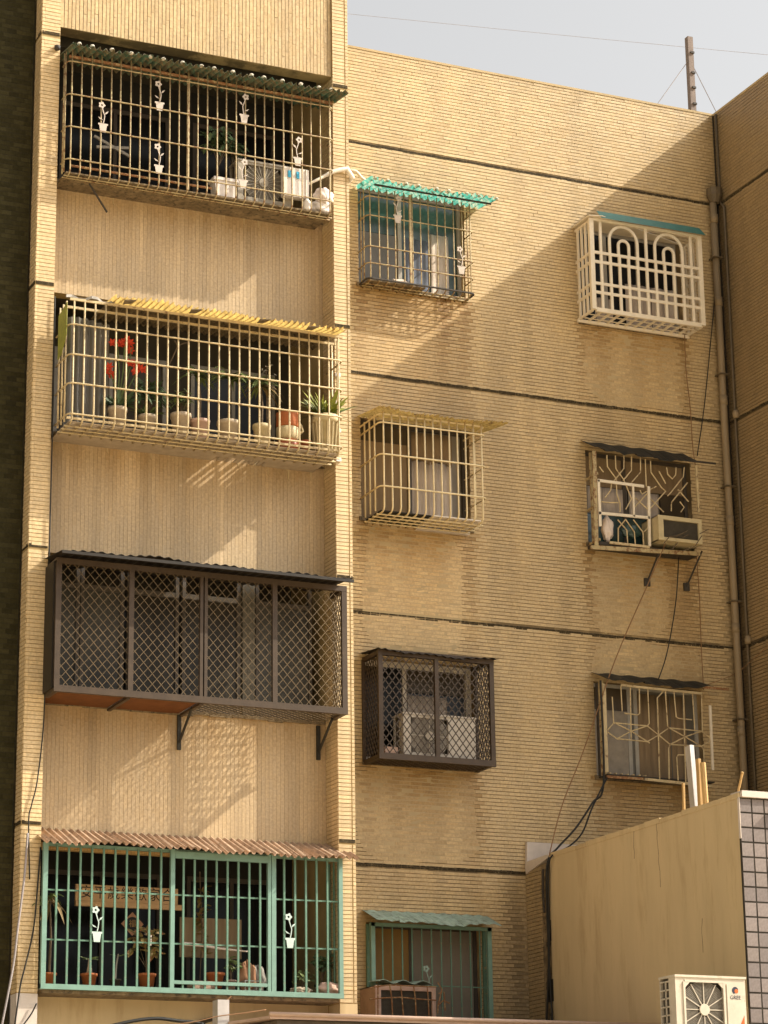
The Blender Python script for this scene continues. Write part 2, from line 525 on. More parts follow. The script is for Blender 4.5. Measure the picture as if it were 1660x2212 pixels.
def weather_and_light(u, v, kind):
    """weathering of a wall: streaks that run down from sills and roof edges, dirt, old patches, overall tones, painted yellow light. Returns rgb factor."""
    n = len(u)
    f = np.ones((n, 3))
    soft = fbm(u * 1.1 + 5, v * 0.7)
    f *= (0.86 + 0.30 * soft)[:, None]
    streak = vnoise(u * 9 + 40, v * 0.35)
    f *= (1 - 0.16 * np.clip(streak - 0.45, 0, 1) * 2)[:, None]
    if kind == 'main':
        for (x0, x1, z0, z1) in WINS:
            ed = 0.16 * (vnoise(u * 0 + x0 * 9, v * 1.7) - 0.5)
            inx = np.clip((u - x0 + 0.15 + ed) / 0.35, 0, 1) * np.clip((x1 + 0.15 + ed - u) / 0.35, 0, 1)
            d = z0 - v
            fall = np.where(d > 0, np.exp(-d / 0.75), 0) * inx
            s = fall * (0.35 + 0.9 * vnoise(u * 11 + x0 * 7, v * 0.5 + z0))
            f *= 1 - np.clip(s, 0, 1)[:, None] * np.array([0.26, 0.39, 0.60])
            # long run-off below the sill corners
            rs = random.Random(int(x0 * 100 + z0 * 37))
            runs = [(x0 + 0.02, 0.05, 0.9, 1.1), (x1 - 0.03, 0.06, 1.0, 1.3)] + [(rs.uniform(x0, x1), rs.uniform(0.02, 0.06), rs.uniform(0.4, 1.0), rs.uniform(0.4, 1.1)) for _ in range(5)]
            for xc, wd, st_, ln in runs:
                g = np.exp(-((u - xc - 0.02 * np.sin(v * 5)) / wd) ** 2) * np.where(d > 0, np.exp(-d / ln), 0) * st_
                f *= 1 - np.clip(g, 0, 1)[:, None] * np.array([0.34, 0.42, 0.54])
            # washed, paler wall just above the heads
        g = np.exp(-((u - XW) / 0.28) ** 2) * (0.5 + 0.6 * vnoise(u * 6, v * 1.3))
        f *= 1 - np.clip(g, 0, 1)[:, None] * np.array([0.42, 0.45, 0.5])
        g = np.clip(1 - np.abs(u - 5.05) / 0.25, 0, 1) * np.clip((10.0 - v) / 0.4, 0, 1) * (0.3 + 0.7 * vnoise(u * 7, v * 0.6 + 3))
        f *= 1 - g[:, None] * np.array([0.35, 0.40, 0.46])
        g = np.clip(1 - np.abs(u - 2.62) / 0.30, 0, 1) * np.clip((6.4 - v) / 1.0, 0, 1) * (0.4 + 0.8 * vnoise(u * 9, v * 0.8 + 8))
        f *= 1 - np.clip(g, 0, 1)[:, None] * np.array([0.55, 0.56, 0.56])
        g = np.clip(1 - u / 0.75, 0, 1)
        f *= 1 + g[:, None] * np.array([0.06, 0.03, -0.16])  # yellow-lit side by the bay, light painted into the tiles
        g = np.clip((u - 0.2) / 0.3, 0, 1) * np.clip((2.15 - u) / 0.2, 0, 1) * np.clip((10.1 - v) / 0.4, 0, 1) * np.clip((v - 8.4) / 0.2, 0, 1)
        f *= 1 + g[:, None] * np.array([0.14, 0.13, 0.12])
        top = np.clip((v - 15.9) / 0.4, 0, 1) * vnoise(u * 8, v)
        f *= 1 - top[:, None] * 0.15
    elif kind == 'spandrel':
        for (zb, zt) in OPEN:
            d = zb - v
            fall = np.where((d > 0) & (d < 1.6), np.exp(-d / 0.42), 0)
            s = fall * (0.35 + 0.9 * vnoise(u * 10 + zb, v * 0.6))
            f *= 1 - np.clip(s, 0, 1)[:, None] * np.array([0.28, 0.36, 0.48])
        pale = vnoise(u * 14, v * 0.7 + 5)
        f *= 1 + (np.clip(pale - 0.75, 0, 1) * 0.9)[:, None]
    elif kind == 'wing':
        f *= np.array([0.56, 0.53, 0.50])  # whole wing face darker than the main wall
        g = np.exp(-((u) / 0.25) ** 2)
        f *= 1 - g[:, None] * 0.35  # darker again towards the inner corner
    elif kind == 'pil':
        f *= np.array([1.16, 1.17, 1.22])
    return np.clip(f, 0.05, 1.6)


def tile_rects(u0, u1, v0, v1, tu, tv, gap, holes=(), bond=0.5, gu=0.07):
    """rows of tiles along u, returns arrays of (ua, ub, va, vb)"""
    out = []
    nrow = int(round((v1 - v0) / tv))
    tv = (v1 - v0) / nrow
    for j in range(nrow):
        a, b = v0 + j * tv + gap / 2, v0 + (j + 1) * tv - gap / 2
        c = (a + b) / 2
        segs = [(u0, u1)]
        for (h0, h1, k0, k1) in holes:
            if k0 < c < k1:
                ns = []
                for (p, q) in segs:
                    if h1 <= p or h0 >= q: ns.append((p, q)); continue
                    if h0 > p: ns.append((p, h0))
                    if h1 < q: ns.append((h1, q))
                segs = ns
        sh = (((j * 7) % 5) / 5.0 if bond else 0.0) * tu
        for (p, q) in segs:
            k = math.floor((p - u0 - sh) / tu)
            x = u0 + sh + k * tu
            while x < q - 1e-6:
                xa, xb = max(x, p), min(x + tu, q)
                if xb - xa > 0.018:
                    out.append((xa + gap * gu, xb - gap * gu, a, b))
                x += tu
    return np.array(out)


def tile_arrays(R, to3, nrm, kind, base=CREAM, th=0.006, jit=0.05, tilt=0.0013):
    n = len(R)
    nrm = np.array(nrm, float)
    proud = th * (0.75 + 0.5 * rng.random(n))
    corners_u = R[:, [0, 1, 1, 0]]
    corners_v = R[:, [2, 2, 3, 3]]
    backs = to3(corners_u.ravel(), corners_v.ravel()).reshape(n, 4, 3)
    tl = (rng.random((n, 4)) - 0.5) * 2 * tilt
    fronts = backs + nrm * (proud[:, None] + tl)[:, :, None]
    V = np.concatenate([backs, fronts], axis=1).reshape(-1, 3)
    q = np.array([[4, 5, 6, 7], [0, 1, 5, 4], [1, 2, 6, 5], [2, 3, 7, 6], [3, 0, 4, 7]])
    Fq = (np.arange(n)[:, None, None] * 8 + q[None]).reshape(-1, 4)
    uc, vc = R[:, :2].mean(1), R[:, 2:].mean(1)
    f = weather_and_light(uc, vc, kind)
    k = 1 + (rng.random(n) - 0.5) * 2 * jit
    hue = (rng.random((n, 1)) - 0.5) * np.array([[0.02, 0.0, -0.05]])
    c = np.clip(base * f * k[:, None] * (1 + hue), 0.01, 0.9)
    return V, Fq, np.repeat(c, 8, axis=0)


def mesh_np(name, V, Fq, C, m, off=np.zeros(3)):
    me = bpy.data.meshes.new(name)
    V = V - off
    me.vertices.add(len(V))
    me.vertices.foreach_set('co', V.astype(np.float32).ravel())
    me.loops.add(Fq.size)
    me.loops.foreach_set('vertex_index', Fq.astype(np.int32).ravel())
    me.polygons.add(len(Fq))
    me.polygons.foreach_set('loop_start', (np.arange(len(Fq)) * 4).astype(np.int32))
    me.polygons.foreach_set('loop_total', np.full(len(Fq), 4, np.int32))
    at_ = me.color_attributes.new('Col', 'FLOAT_COLOR', 'POINT')
    at_.data.foreach_set('color', np.concatenate([C, np.ones((len(C), 1))], 1).astype(np.float32).ravel())
    me.materials.append(m)
    me.update(calc_edges=True)
    me.validate()
    me.polygons.foreach_set('use_smooth', np.zeros(len(me.polygons), bool))
    me.update()
    return me


def tile_field(name, parent, R, to3, nrm, kind, m='tile', **kw):
    V, Fq, C = tile_arrays(R, to3, nrm, kind, **kw)
    o = bpy.data.objects.new(name, mesh_np(name, V, Fq, C, MT[m], origin(parent)))
    COL.objects.link(o)
    o.parent = parent
    o['kind'] = 'stuff'
    return o


# ================================================================== GROUND
g = MB()
g.add([(-400, -400, 0), (400, -400, 0), (400, 400, 0), (-400, 400, 0)], [(0, 1, 2, 3)])
gr = g.build('ground', 'ground')
gr['kind'] = 'structure'

# ================================================================== APARTMENT BUILDING
BLD = thing('apartment_building', 'cream tiled apartment block with caged balconies and windows, filling the picture', 'building', (0, 0, 0))


def wall_boxes(b, x0, x1, z0, z1, holes, y0, y1):
    xs = sorted({x0, x1, *[h[0] for h in holes], *[h[1] for h in holes]})
    zs = sorted({z0, z1, *[h[2] for h in holes], *[h[3] for h in holes]})
    for xa, xb in zip(xs, xs[1:]):
        run = None
        for za, zb in zip(zs, zs[1:]):
            c = ((xa + xb) / 2, (za + zb) / 2)
            solid = not any(h[0] < c[0] < h[1] and h[2] < c[1] < h[3] for h in holes)
            if solid:
                run = (run[0], zb) if run else (za, zb)
            if (not solid or zb == zs[-1]) and run:
                b.box(xa, xb, y0, y1, *run)
                run = None
    return b


b = MB()
wall_boxes(b, 0.0, XW, 0.0, ZR, WINS, 0.0, 0.25)
main_wall = b.build('main_wall', 'grout', BLD)
bh = [(-1, 9, z - 0.024, z + 0.024) for z in BANDS]
R = tile_rects(0.004, XW - 0.012, 3.6, ZR, 0.148, 0.0445, 0.0085, WINS + bh)
tile_field('wall_tiles', main_wall, R, lambda u, v: np.stack([u, np.zeros_like(u), v], 1), (0, -1, 0), 'main')
b = MB()
b.box(0.0, XW, -0.012, 0.27, ZR, ZR + 0.03)
b.build('roof_coping', 'render', main_wall)

# old cement patches that fill the joints nearly flush with the tiles
for (x0, x1, z0, z1) in ((0.74, 2.02, 8.62, 10.16), (3.78, 4.86, 9.10, 10.12), (3.78, 5.30, 8.50, 8.98), (0.6, 2.15, 6.15, 7.2), (3.8, 5.25, 12.05, 13.0)):
    pts = []
    for k in range(24):
        a = 2 * math.pi * k / 24
        ex = max(-1, min(1, 1.25 * math.cos(a))) * (x1 - x0) / 2 + random.uniform(-0.04, 0.04)
        ez = max(-1, min(1, 1.25 * math.sin(a))) * (z1 - z0) / 2 + random.uniform(-0.05, 0.05)
        pts.append(((x0 + x1) / 2 + ex, -0.0045, (z0 + z1) / 2 + ez))
    b = MB()
    b.prism(pts[::-1], (0, 0.004, 0))
    b.build('cement_patch', 'render', main_wall)

# storey bands: courses of dark tile
def band_run(parent, p, q, n):
    """two thin courses of dark tiles with a pale joint between"""
    p, q, n = np.array(p, float), np.array(q, float), np.array(n, float)
    L = np.linalg.norm(q - p)
    t = (q - p) / L
    b = MB()
    k = max(1, int(L / 0.115))
    for i in range(k):
        for dz in (-0.0105, 0.0105):
            a = p + t * (i * L / k + 0.003) + np.array([0, 0, dz]) + n * 0.003
            c = p + t * ((i + 1) * L / k - 0.003) + np.array([0, 0, dz]) + n * 0.003
            b.bar(a, c, 0.017, 0.006 + random.uniform(0, 0.002), n)
    return b.build('storey_band', 'band', parent)


for z in BANDS:
    band_run(main_wall, (0.004, 0, z), (XW - 0.02, 0, z), (0, -1, 0))

# wing on the right, coming forward
b = MB()
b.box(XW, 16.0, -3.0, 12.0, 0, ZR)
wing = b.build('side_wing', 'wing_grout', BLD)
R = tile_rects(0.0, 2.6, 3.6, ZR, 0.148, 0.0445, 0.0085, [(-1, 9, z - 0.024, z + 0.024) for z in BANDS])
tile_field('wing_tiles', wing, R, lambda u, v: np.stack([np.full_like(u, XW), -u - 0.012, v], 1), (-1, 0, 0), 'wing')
for z in BANDS:
    band_run(wing, (XW, -0.02, z), (XW, -2.6, z), (-1, 0, 0))
b = MB()
b.box(XW - 0.012, 16.02, -3.02, 0.28, ZR, ZR + 0.03)
b.build('wing_coping', 'render', wing)
b = MB()
b.box(XW - 0.022, XW - 0.001, -0.022, -0.001, 4, ZR)
b.build('corner_joint', 'dark_joint', wing)

# body behind, roof
b = MB()
b.box(-3.735, XW, 2.6, 12.0, 0, 15.9)
b.box(-3.735, XW, 0.25, 2.6, 15.6, 15.9)
b.build('roof_deck', 'roofing', BLD)
b = MB()
for z in (3.4, 6.5, 9.5, 12.5):
    b.box(0.0, XW, 0.25, 2.6, z - 0.1, z + 0.1)
b.build('floor_slab', 'room', BLD)

# ---- the balcony bay
def solid_pilaster(x0, x1, name):
    b = MB()
    b.box(x0, x1, BF, 0.0, 0, 18.0)
    return b.build(name, 'grout_pale', BLD)


pr = solid_pilaster(XPR, 0.0, 'pilaster')
pl = solid_pilaster(XL, XPL, 'pilaster')
bh2 = [(-9, 9, z - 0.024, z + 0.024) for z in BANDS]
ftop = lambda u, v: np.stack([u, np.full_like(u, BF), v], 1)
# right pilaster: 300 tiles as pieces of their own (sharing six meshes), the rest joined
R = tile_rects(XPR, -0.034, 4.36, 17.9, 0.150, 0.0445, 0.0080, bh2, bond=0.0)
R = R[np.argsort(R[:, 2])]
first, rest = R[:300], R[300:]
R2 = tile_rects(-0.034, -0.001, 4.36, 17.9, 0.035, 0.0445, 0.0070, bh2, bond=0.0)
protos = []
for k in range(6):
    w, h = first[0][1] - first[0][0], first[0][3] - first[0][2]
    rr = np.array([[-w / 2, w / 2, -h / 2, h / 2]])
    V, Fq, C = tile_arrays(rr, lambda u, v: np.stack([u, np.zeros_like(u), v], 1), (0, -1, 0), 'none', base=CREAM * np.array([1.10, 1.11, 1.16]) * (0.96 + 0.03 * k))
    protos.append(mesh_np('tile', V, Fq, C, MT['tile']))
for r in first:
    place('tile', random.choice(protos), pr, ((r[0] + r[1]) / 2, BF, (r[2] + r[3]) / 2))
tile_field('pilaster_tiles', pr, np.concatenate([rest, R2]), ftop, (0, -1, 0), 'pil')
R = np.concatenate([tile_rects(XL + 0.001, XL + 0.034, 4.36, 17.9, 0.035, 0.0445, 0.007, bh2, bond=0), tile_rects(XL + 0.034, XPL, 4.36, 17.9, 0.19, 0.0445, 0.008, bh2, bond=0)])
tile_field('pilaster_tiles', pl, R, ftop, (0, -1, 0), 'pil')
R = tile_rects(-BF - 0.22, -BF, 4.36, 17.9, 0.148, 0.0445, 0.008, [(-9, 9, z - 0.024, z + 0.024) for z in BANDS])
tile_field('pilaster_tiles', pl, R, lambda u, v: np.stack([np.full_like(u, XL), -u, v], 1), (-1, 0, 0), 'pil')
# inner cheek of the right pilaster
R = tile_rects(-BF - 0.325, -BF, 4.36, 15.1, 0.148, 0.0445, 0.008, bond=0.0)
tile_field('pilaster_tiles', pr, R, lambda u, v: np.stack([np.full_like(u, XPR), -u, v], 1), (-1, 0, 0), 'pil')
for z in BANDS:
    band_run(pr, (XPR + 0.004, BF, z + 0.008), (-0.004, BF, z + 0.008), (0, -1, 0))
    band_run(pl, (XL + 0.004, BF, z + 0.008), (XPL - 0.004, BF, z + 0.008), (0, -1, 0))
    band_run(pl, (XL, BF + 0.004, z + 0.008), (XL, BF + 0.22, z + 0.008), (-1, 0, 0))
for p, x0, x1 in ((pr, XPR, 0.0), (pl, XL, XPL)):
    b = MB()
    b.box(x0 - 0.002, x1 + 0.002, BF - 0.006, BF + 0.3, 2.0, 4.352)
    b.build('pilaster_base', 'white_cement' if p is pl else 'stucco', p)

SPANS = [(3.0, 4.43), (6.08, 7.44), (9.07, 10.42), (12.05, 13.40)]
for i, (za, zb) in enumerate(SPANS):
    b = MB()
    b.box(XPL, XPR, SP, SP + 0.15, za, zb)
    s = b.build('spandrel', 'grout_pale' if i else 'stucco', BLD)
    if i:
        R = tile_rects(za + 0.003, zb - 0.02, XPL + 0.006, XPR - 0.006, 0.150, 0.0445, 0.0030)
        R = R[:, [2, 3, 0, 1]]
        tile_field('spandrel_tiles', s, R, lambda u, v: np.stack([u, np.full_like(u, SP), v], 1), (0, -1, 0), 'spandrel', jit=0.022, th=0.003, tilt=0.0007,
                   base=CREAM * np.array([0.91, 0.91, 1.0]))
    # crumbling sill
    b = MB()
    x = XPL
    while x < XPR - 0.02:
        w = min(random.uniform(0.12, 0.4), XPR - x)
        b.box(x, x + w, SP - random.uniform(0.010, 0.035), SP + 0.15, zb - random.uniform(0.02, 0.05), zb + 0.012)
        x += w
    b.build('sill', 'dirty_concrete', s)
    if i >= 2:
        d = MB()
        for k in range(26):
            x = random.uniform(XPL + 0.1, XPR - 0.1)
            z = zb - random.uniform(0.03, 0.08)
            L = random.uniform(0.04, 0.22) * random.random()
            w_ = random.uniform(0.006, 0.016)
            d.prism([(x - w_, SP - 0.007, z), (x - w_ * 0.5, SP - 0.007, z - L), (x + w_ * 0.4, SP - 0.007, z - L - 0.02), (x + w_, SP - 0.007, z)][::-1], (0, 0.004, 0))
        d.build('mortar_drips', 'render', s, kind='stuff')
b = MB()
TS = BF + 0.03
b.box(XPL, XPR, TS, TS + 0.2, 15.12, 18.0)
s = b.build('spandrel', 'grout', BLD)
R = tile_rects(15.125, 17.9, XPL + 0.004, XPR - 0.004, 0.150, 0.0445, 0.0075)[:, [2, 3, 0, 1]]
tile_field('spandrel_tiles', s, R, lambda u, v: np.stack([u, np.full_like(u, TS), v], 1), (0, -1, 0), 'none', jit=0.05, base=CREAM * np.array([0.95, 0.93, 0.92]))

# balcony rooms
for i, (zb, zt) in enumerate(OPEN):
    b = MB()
    b.box(XPL, XPR, SP + 0.15, 0.0, zb - 1.05, zb - 0.93)
    b.build('balcony_floor', 'concrete', BLD)
    b = MB()
    b.box(XPL, XPR, SP + 0.15, 0.0, zt + 0.14, zt + 0.20)
    b.box(XPL, XPR, SP + 0.151, SP + 0.30, zt - 0.0, zt + 0.14)
    b.build('balcony_ceiling', 'room', BLD)
    b = MB()
    wall_boxes(b, XPL, XPR, zb - 0.93, zt + 0.14, [(-3.1, -1.75, zb - 0.9, zt - 0.25), (-1.45, -0.40, zb - 0.1, zt - 0.25)], -0.05, 0.10)
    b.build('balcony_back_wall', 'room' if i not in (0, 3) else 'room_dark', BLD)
    b = MB()
    b.box(XPL, XPR, 0.9, 0.95, zb - 1, zt + 0.2)
    b.build('room_wall', 'room_dark', BLD)
    for (x0, x1, z0, z1) in ((-3.1, -1.75, zb - 0.9, zt - 0.25), (-1.45, -0.40, zb - 0.1, zt - 0.25)):
        fr = MB()
        for xa in (x0, (x0 + x1) / 2 - 0.02, x1 - 0.045):
            fr.box(xa, xa + 0.045, -0.06, 0.0, z0, z1)
        for za in (z0, z1 - 0.05):
            fr.box(x0, x1, -0.055, -0.005, za, za + 0.05)
        w = fr.build('window', 'alu' if i == 1 else 'alu_dark', BLD)
        p = MB()
        p.box(x0, x1, -0.03, -0.022, z0, z1)
        p.build('pane', {0: 'glass_dark', 1: 'glass_brown' if x0 < -2 else 'glass_blue', 2: 'glass_smoke', 3: 'glass_dark'}[i], w)


# ---- windows of the main wall
def win_frame(x0, x1, z0, z1, m='alu', y=0.10, mull=(0.5,), fw=0.045):
    fr = MB()
    fr.box(x0, x0 + fw, y, y + 0.06, z0, z1)
    fr.box(x1 - fw, x1, y, y + 0.06, z0, z1)
    fr.box(x0 + fw, x1 - fw, y + 0.002, y + 0.058, z0, z0 + fw)
    fr.box(x0 + fw, x1 - fw, y + 0.002, y + 0.058, z1 - fw, z1)
    for q in mull:
        xm = x0 + (x1 - x0) * q
        fr.box(xm - 0.025, xm + 0.025, y + 0.004, y + 0.05, z0 + fw, z1 - fw)
    return fr.build('window', m, BLD)


def pane(w, x0, x1, z0, z1, m, y=0.125):
    b = MB()
    b.box(x0, x1, y, y + 0.006, z0, z1)
    return b.build('pane', m, w)


def drape(w, x0, x1, z0, z1, m, y=0.17, amp=0.012, pitch=0.09, scallop=0.0):
    b = MB()
    n = max(6, int((x1 - x0) / pitch * 6))

    def f(u, v):
        x = x0 + u * (x1 - x0)
        zb = z0 + (scallop * abs(math.sin(x / 0.14 * math.pi / 2)) if scallop else 0)
        return (x, y + amp * math.sin(x / pitch * 2 * math.pi) + 0.4 * amp * math.sin(x * 31 + 1), zb + (z1 - zb) * v)
    b.grid(f, n, 3, (0, 0.004, 0))
    return b.build('curtain', m, w, smooth=True)


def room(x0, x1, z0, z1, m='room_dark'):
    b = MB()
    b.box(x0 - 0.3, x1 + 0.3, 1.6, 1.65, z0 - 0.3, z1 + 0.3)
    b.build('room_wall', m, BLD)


for W in WINS:
    room(*W)
w = win_frame(*WINS[0], 'alu', mull=(0.42,))
pane(w, 0.76, 1.33, 13.2, 13.9, 'glass_grey'); pane(w, 0.76, 1.33, 13.905, 14.42, 'glass_green'); pane(w, 1.33, 2.12, 13.2, 14.42, 'glass_green', 0.135)
drape(w, 1.75, 2.0, 13.2, 14.0, 'curtain', 0.122, 0.006); drape(w, 1.4, 1.72, 13.2, 13.9, 'curtain_blue', 0.124, 0.006)
w = win_frame(*WINS[1], 'alu_dark', mull=(0.48,))
pane(w, 0.76, 1.42, 10.24, 11.2, 'curtain_brown'); pane(w, 0.76, 1.42, 11.205, 11.41, 'glass_brown'); pane(w, 1.42, 2.12, 10.24, 11.41, 'glass_frost', 0.16)
drape(w, 1.40, 1.98, 10.24, 11.02, 'curtain', 0.128, 0.010); drape(w, 1.44, 1.98, 10.98, 11.38, 'curtain_brown', 0.118, 0.006, 0.12, scallop=0.05)
w = win_frame(*WINS[2], 'alu_white', mull=(0.40,), fw=0.07)
pane(w, 0.79, 1.30, 7.33, 8.44, 'glass_dark'); pane(w, 1.30, 2.10, 7.33, 8.15, 'glass_blue', 0.15); pane(w, 1.30, 2.10, 8.16, 8.44, 'glass_brown', 0.14)
drape(w, 1.34, 1.85, 7.4, 8.12, 'curtain', 0.13, 0.008)
w = win_frame(*WINS[3], 'alu_dark', mull=(0.42,))
pane(w, 0.76, 1.31, 4.5, 5.38, 'amber', 0.115); pane(w, 1.35, 2.12, 4.14, 5.38, 'glass_frost', 0.12); pane(w, 0.76, 1.31, 4.14, 4.5, 'glass_dark')
w = win_frame(*WINS[4], 'alu', mull=(0.3, 0.62))
pane(w, 3.8, 5.22, 13.14, 14.36, 'glass_dark'); drape(w, 4.5, 5.2, 13.14, 13.75, 'curtain', 0.115, 0.008); drape(w, 4.05, 4.3, 13.14, 13.5, 'curtain', 0.115, 0.008)
w = win_frame(*WINS[5], 'alu_dark', mull=(0.40,))
pane(w, 3.8, 5.22, 10.98, 11.36, 'curtain_brown'); pane(w, 3.8, 4.40, 10.62, 10.97, 'glass_frost', 0.12); pane(w, 4.42, 4.86, 10.62, 10.97, 'glass_frost', 0.12); pane(w, 3.8, 5.22, 10.24, 10.61, 'glass_green', 0.12); pane(w, 4.88, 5.22, 10.62, 10.97, 'glass_brown')
drape(w, 3.84, 4.37, 10.64, 10.97, 'curtain', 0.115, 0.004, 0.2); drape(w, 4.44, 4.84, 10.64, 10.96, 'curtain', 0.115, 0.004, 0.2)
w = win_frame(*WINS[6], 'alu', mull=(0.36, 0.42))
pane(w, 3.8, 4.28, 7.34, 8.14, 'dusty_panel', 0.115); pane(w, 3.8, 4.28, 8.145, 8.42, 'glass_brown', 0.115); pane(w, 4.3, 5.22, 7.34, 8.42, 'glass_grey'); drape(w, 4.40, 5.1, 7.34, 8.38, 'curtain_brown', 0.118, 0.006)
for W in WINS:
    b = MB()
    b.box(W[0] - 0.03, W[1] + 0.03, -0.03, 0.10, W[2] - 0.05, W[2])
    b.build('sill', 'dirty_concrete', BLD)

# ================================================================== CAGES
def bent(x, yf, yb, zt, zb, r=0.07, yt=None):
    """one upright that turns in at the foot and runs back to the wall"""
    pts = [(x, yf, zt)] if yt is None else [(x, yt, zt), (x, yf, zt)]
    for k in range(6):
        a = math.pi / 2 * k / 5
        pts.append((x, yf + r - r * math.cos(a), zb + r - r * math.sin(a)))
    pts.append((x, yb, zb))
    return pts


def ubar(z, x0, x1, yf, yb, r=0.06, right=True, left=True):
    pts = []
    if left:
        pts.append((x0, yb, z))
        for k in range(4):
            a = math.pi / 2 * k / 3
            pts.append((x0 + r - r * math.cos(a), yf + r - r * math.sin(a), z))
    else:
        pts.append((x0, yf, z))
    if right:
        for k in range(4):
            a = math.pi / 2 * k / 3
            pts.append((x1 - r + r * math.sin(a), yf + r - r * math.cos(a), z))
        pts.append((x1, yb, z))
    else:
        pts.append((x1, yf, z))
    return pts


def bar_cage(root, x0, x1, yf, yb, zb, zt, rails, n, m, rad=0.009, sides=(3, 3), floor_rails=2, wob=0.0):
    me = None
    b = MB()
    b.tube([(p[0], p[1], p[2]) for p in bent(0, yf, yb, zt, zb)], rad, 6)
    me = b.mesh('bar', m, (0, origin(root)[1], origin(root)[2]), True)
    for k in range(n):
        x = x0 + 0.05 + (x1 - x0 - 0.10) * k / (n - 1)
        o = place('bar', me, root, (x - origin(root)[0] + random.uniform(-wob, wob), 0, 0))
    for z in rails:
        b = MB()
        b.tube(ubar(z, x0, x1, yf - rad, yb, right=sides[1] > 0, left=sides[0] > 0), rad, 6)
        b.build('rail', m, root, True)
    for sx, cnt in ((x0, sides[0]), (x1, sides[1])):
        for k in range(cnt):
            y = yf + (yb - yf) * (k + 1) / (cnt + 1)
            b = MB()
            b.tube([(sx, y, zt), (sx, y, zb + 0.03)], rad, 6)
            b.build('side_bar', m, root, True)
    for k in range(floor_rails):
        y = yf + (yb - yf) * (k + 1) / (floor_rails + 1)
        b = MB()
        b.tube([(x0, y, zb - rad), (x1, y, zb - rad)], rad * 0.9, 6)
        b.build('floor_rail', m, root, True)


def awning(root, x0, x1, y0, z0, y1, z1, pitch, amp, m, name='awning', ragged=0.0, caps=None, capm='white_petal', sag=0.0):
    b = MB()
    n = int((x1 - x0) / pitch * 8)
    rg = [random.uniform(-ragged, ragged) for _ in range(n + 2)]

    def f(u, v):
        x = x0 + u * (x1 - x0)
        yy = y1 + rg[int(u * n)]
        wob = 0.012 * math.sin(x * 2.3 + 1) * v + 0.010 * math.sin(x * 7.9 + y1 * 5) * v * v + (0.006 if math.floor((x + 9) / 0.83) % 2 else -0.004) * v
        yy += 0.022 * ((math.floor((x + 9) / 0.83) * 37) % 5 / 4 - 0.5)
        return (x, y0 + (yy - y0) * v, z0 + (z1 - z0) * v + amp * math.sin(2 * math.pi * x / pitch) + wob - sag * v * math.sin(u * math.pi))
    b.grid(f, n, 3, None if m in ('yellow_sheet', 'green_sheet') else (0, 0, -0.004))
    a = b.build(name, m, root)
    if caps:
        c = MB()
        k = x0 + caps / 2
        while k < x1:
            x = (math.floor(k / pitch) + 0.25) * pitch
            c.lathe([(0.022, -0.01), (0.028, 0.005), (0.018, 0.018), (0.004, 0.022)], (x, y1 + 0.05, z1 + amp - (z1 - z0) * 0.1), 8)
            k += caps
        c.build('nail_caps', capm, a, kind='stuff')
    return a


# the potted-flower ornament welded between two bars, a flat steel cut-out
def ornament_mesh(m, mirror=1, off=(0, 0, 0)):
    b = MB()
    T = (0, 0.006, 0)
    P = lambda pts: [(mirror * x, 0.0, z) for x, z in (pts if mirror > 0 else pts[::-1])]
    b.prism(P([(-0.032, 0.0), (0.032, 0.0), (0.045, 0.085), (0.056, 0.085), (0.056, 0.105), (-0.056, 0.105), (-0.056, 0.085), (-0.045, 0.085)]), T)
    st = [(0.0, 0.10), (0.012, 0.15), (0.018, 0.20), (0.0, 0.25), (-0.012, 0.29)]
    for a, c in zip(st, st[1:]):
        b.bar((mirror * a[0], 0.003, a[1]), (mirror * c[0], 0.003, c[1]), 0.010, 0.006)
    b.prism(P([(0.0, 0.145), (-0.030, 0.165), (-0.058, 0.180), (-0.040, 0.155)]), T)
    b.prism(P([(0.018, 0.215), (0.030, 0.245), (0.062, 0.262), (0.045, 0.232)]), T)
    cx, cz = -0.018, 0.325
    ring = []
    for k in range(20):
        a = 2 * math.pi * k / 20
        r = 0.036 + 0.007 * math.cos(5 * a)
        ring.append((cx + r * math.cos(a), cz + r * math.sin(a), cx + 0.012 * math.cos(a), cz + 0.012 * math.sin(a)))
    for k in range(20):
        p, q = ring[k], ring[(k + 1) % 20]
        b.prism(P([(p[0], p[1]), (q[0], q[1]), (q[2], q[3]), (p[2], p[3])]), T)
    return b.mesh('flower_ornament', m, off)


def ornaments(root, m, spots, y, mir):
    cache = {}
    for (x, z), k in zip(spots, mir):
        if k not in cache: cache[k] = ornament_mesh(m, k)
        o = origin(root)
        place('flower_ornament', cache[k], root, (x - o[0], y - o[1], z - o[2]))


def diamond(b, o, du, dv, U, Vv, pu, pv, w, th, nrm):
    """expanded-metal diamonds over a rectangle: two families of strips clipped to it"""
    o, du, dv = np.array(o, float), np.array(du, float), np.array(dv, float)
    sl = pv / pu
    for s in (1, -1):
        k0 = -Vv / sl if s > 0 else 0.0
        k1 = U if s > 0 else U + Vv / sl
        u = k0
        while u < k1:
            # line v = s*sl*(x-u)
            xs = sorted([u, u + s * Vv / sl])
            xa, xb = max(0, xs[0]), min(U, xs[1])
            if xb - xa > 0.01:
                va, vb = s * sl * (xa - u), s * sl * (xb - u)
                b.bar(o + du * xa + dv * va, o + du * xb + dv * vb, w, th, nrm)
            u += pu


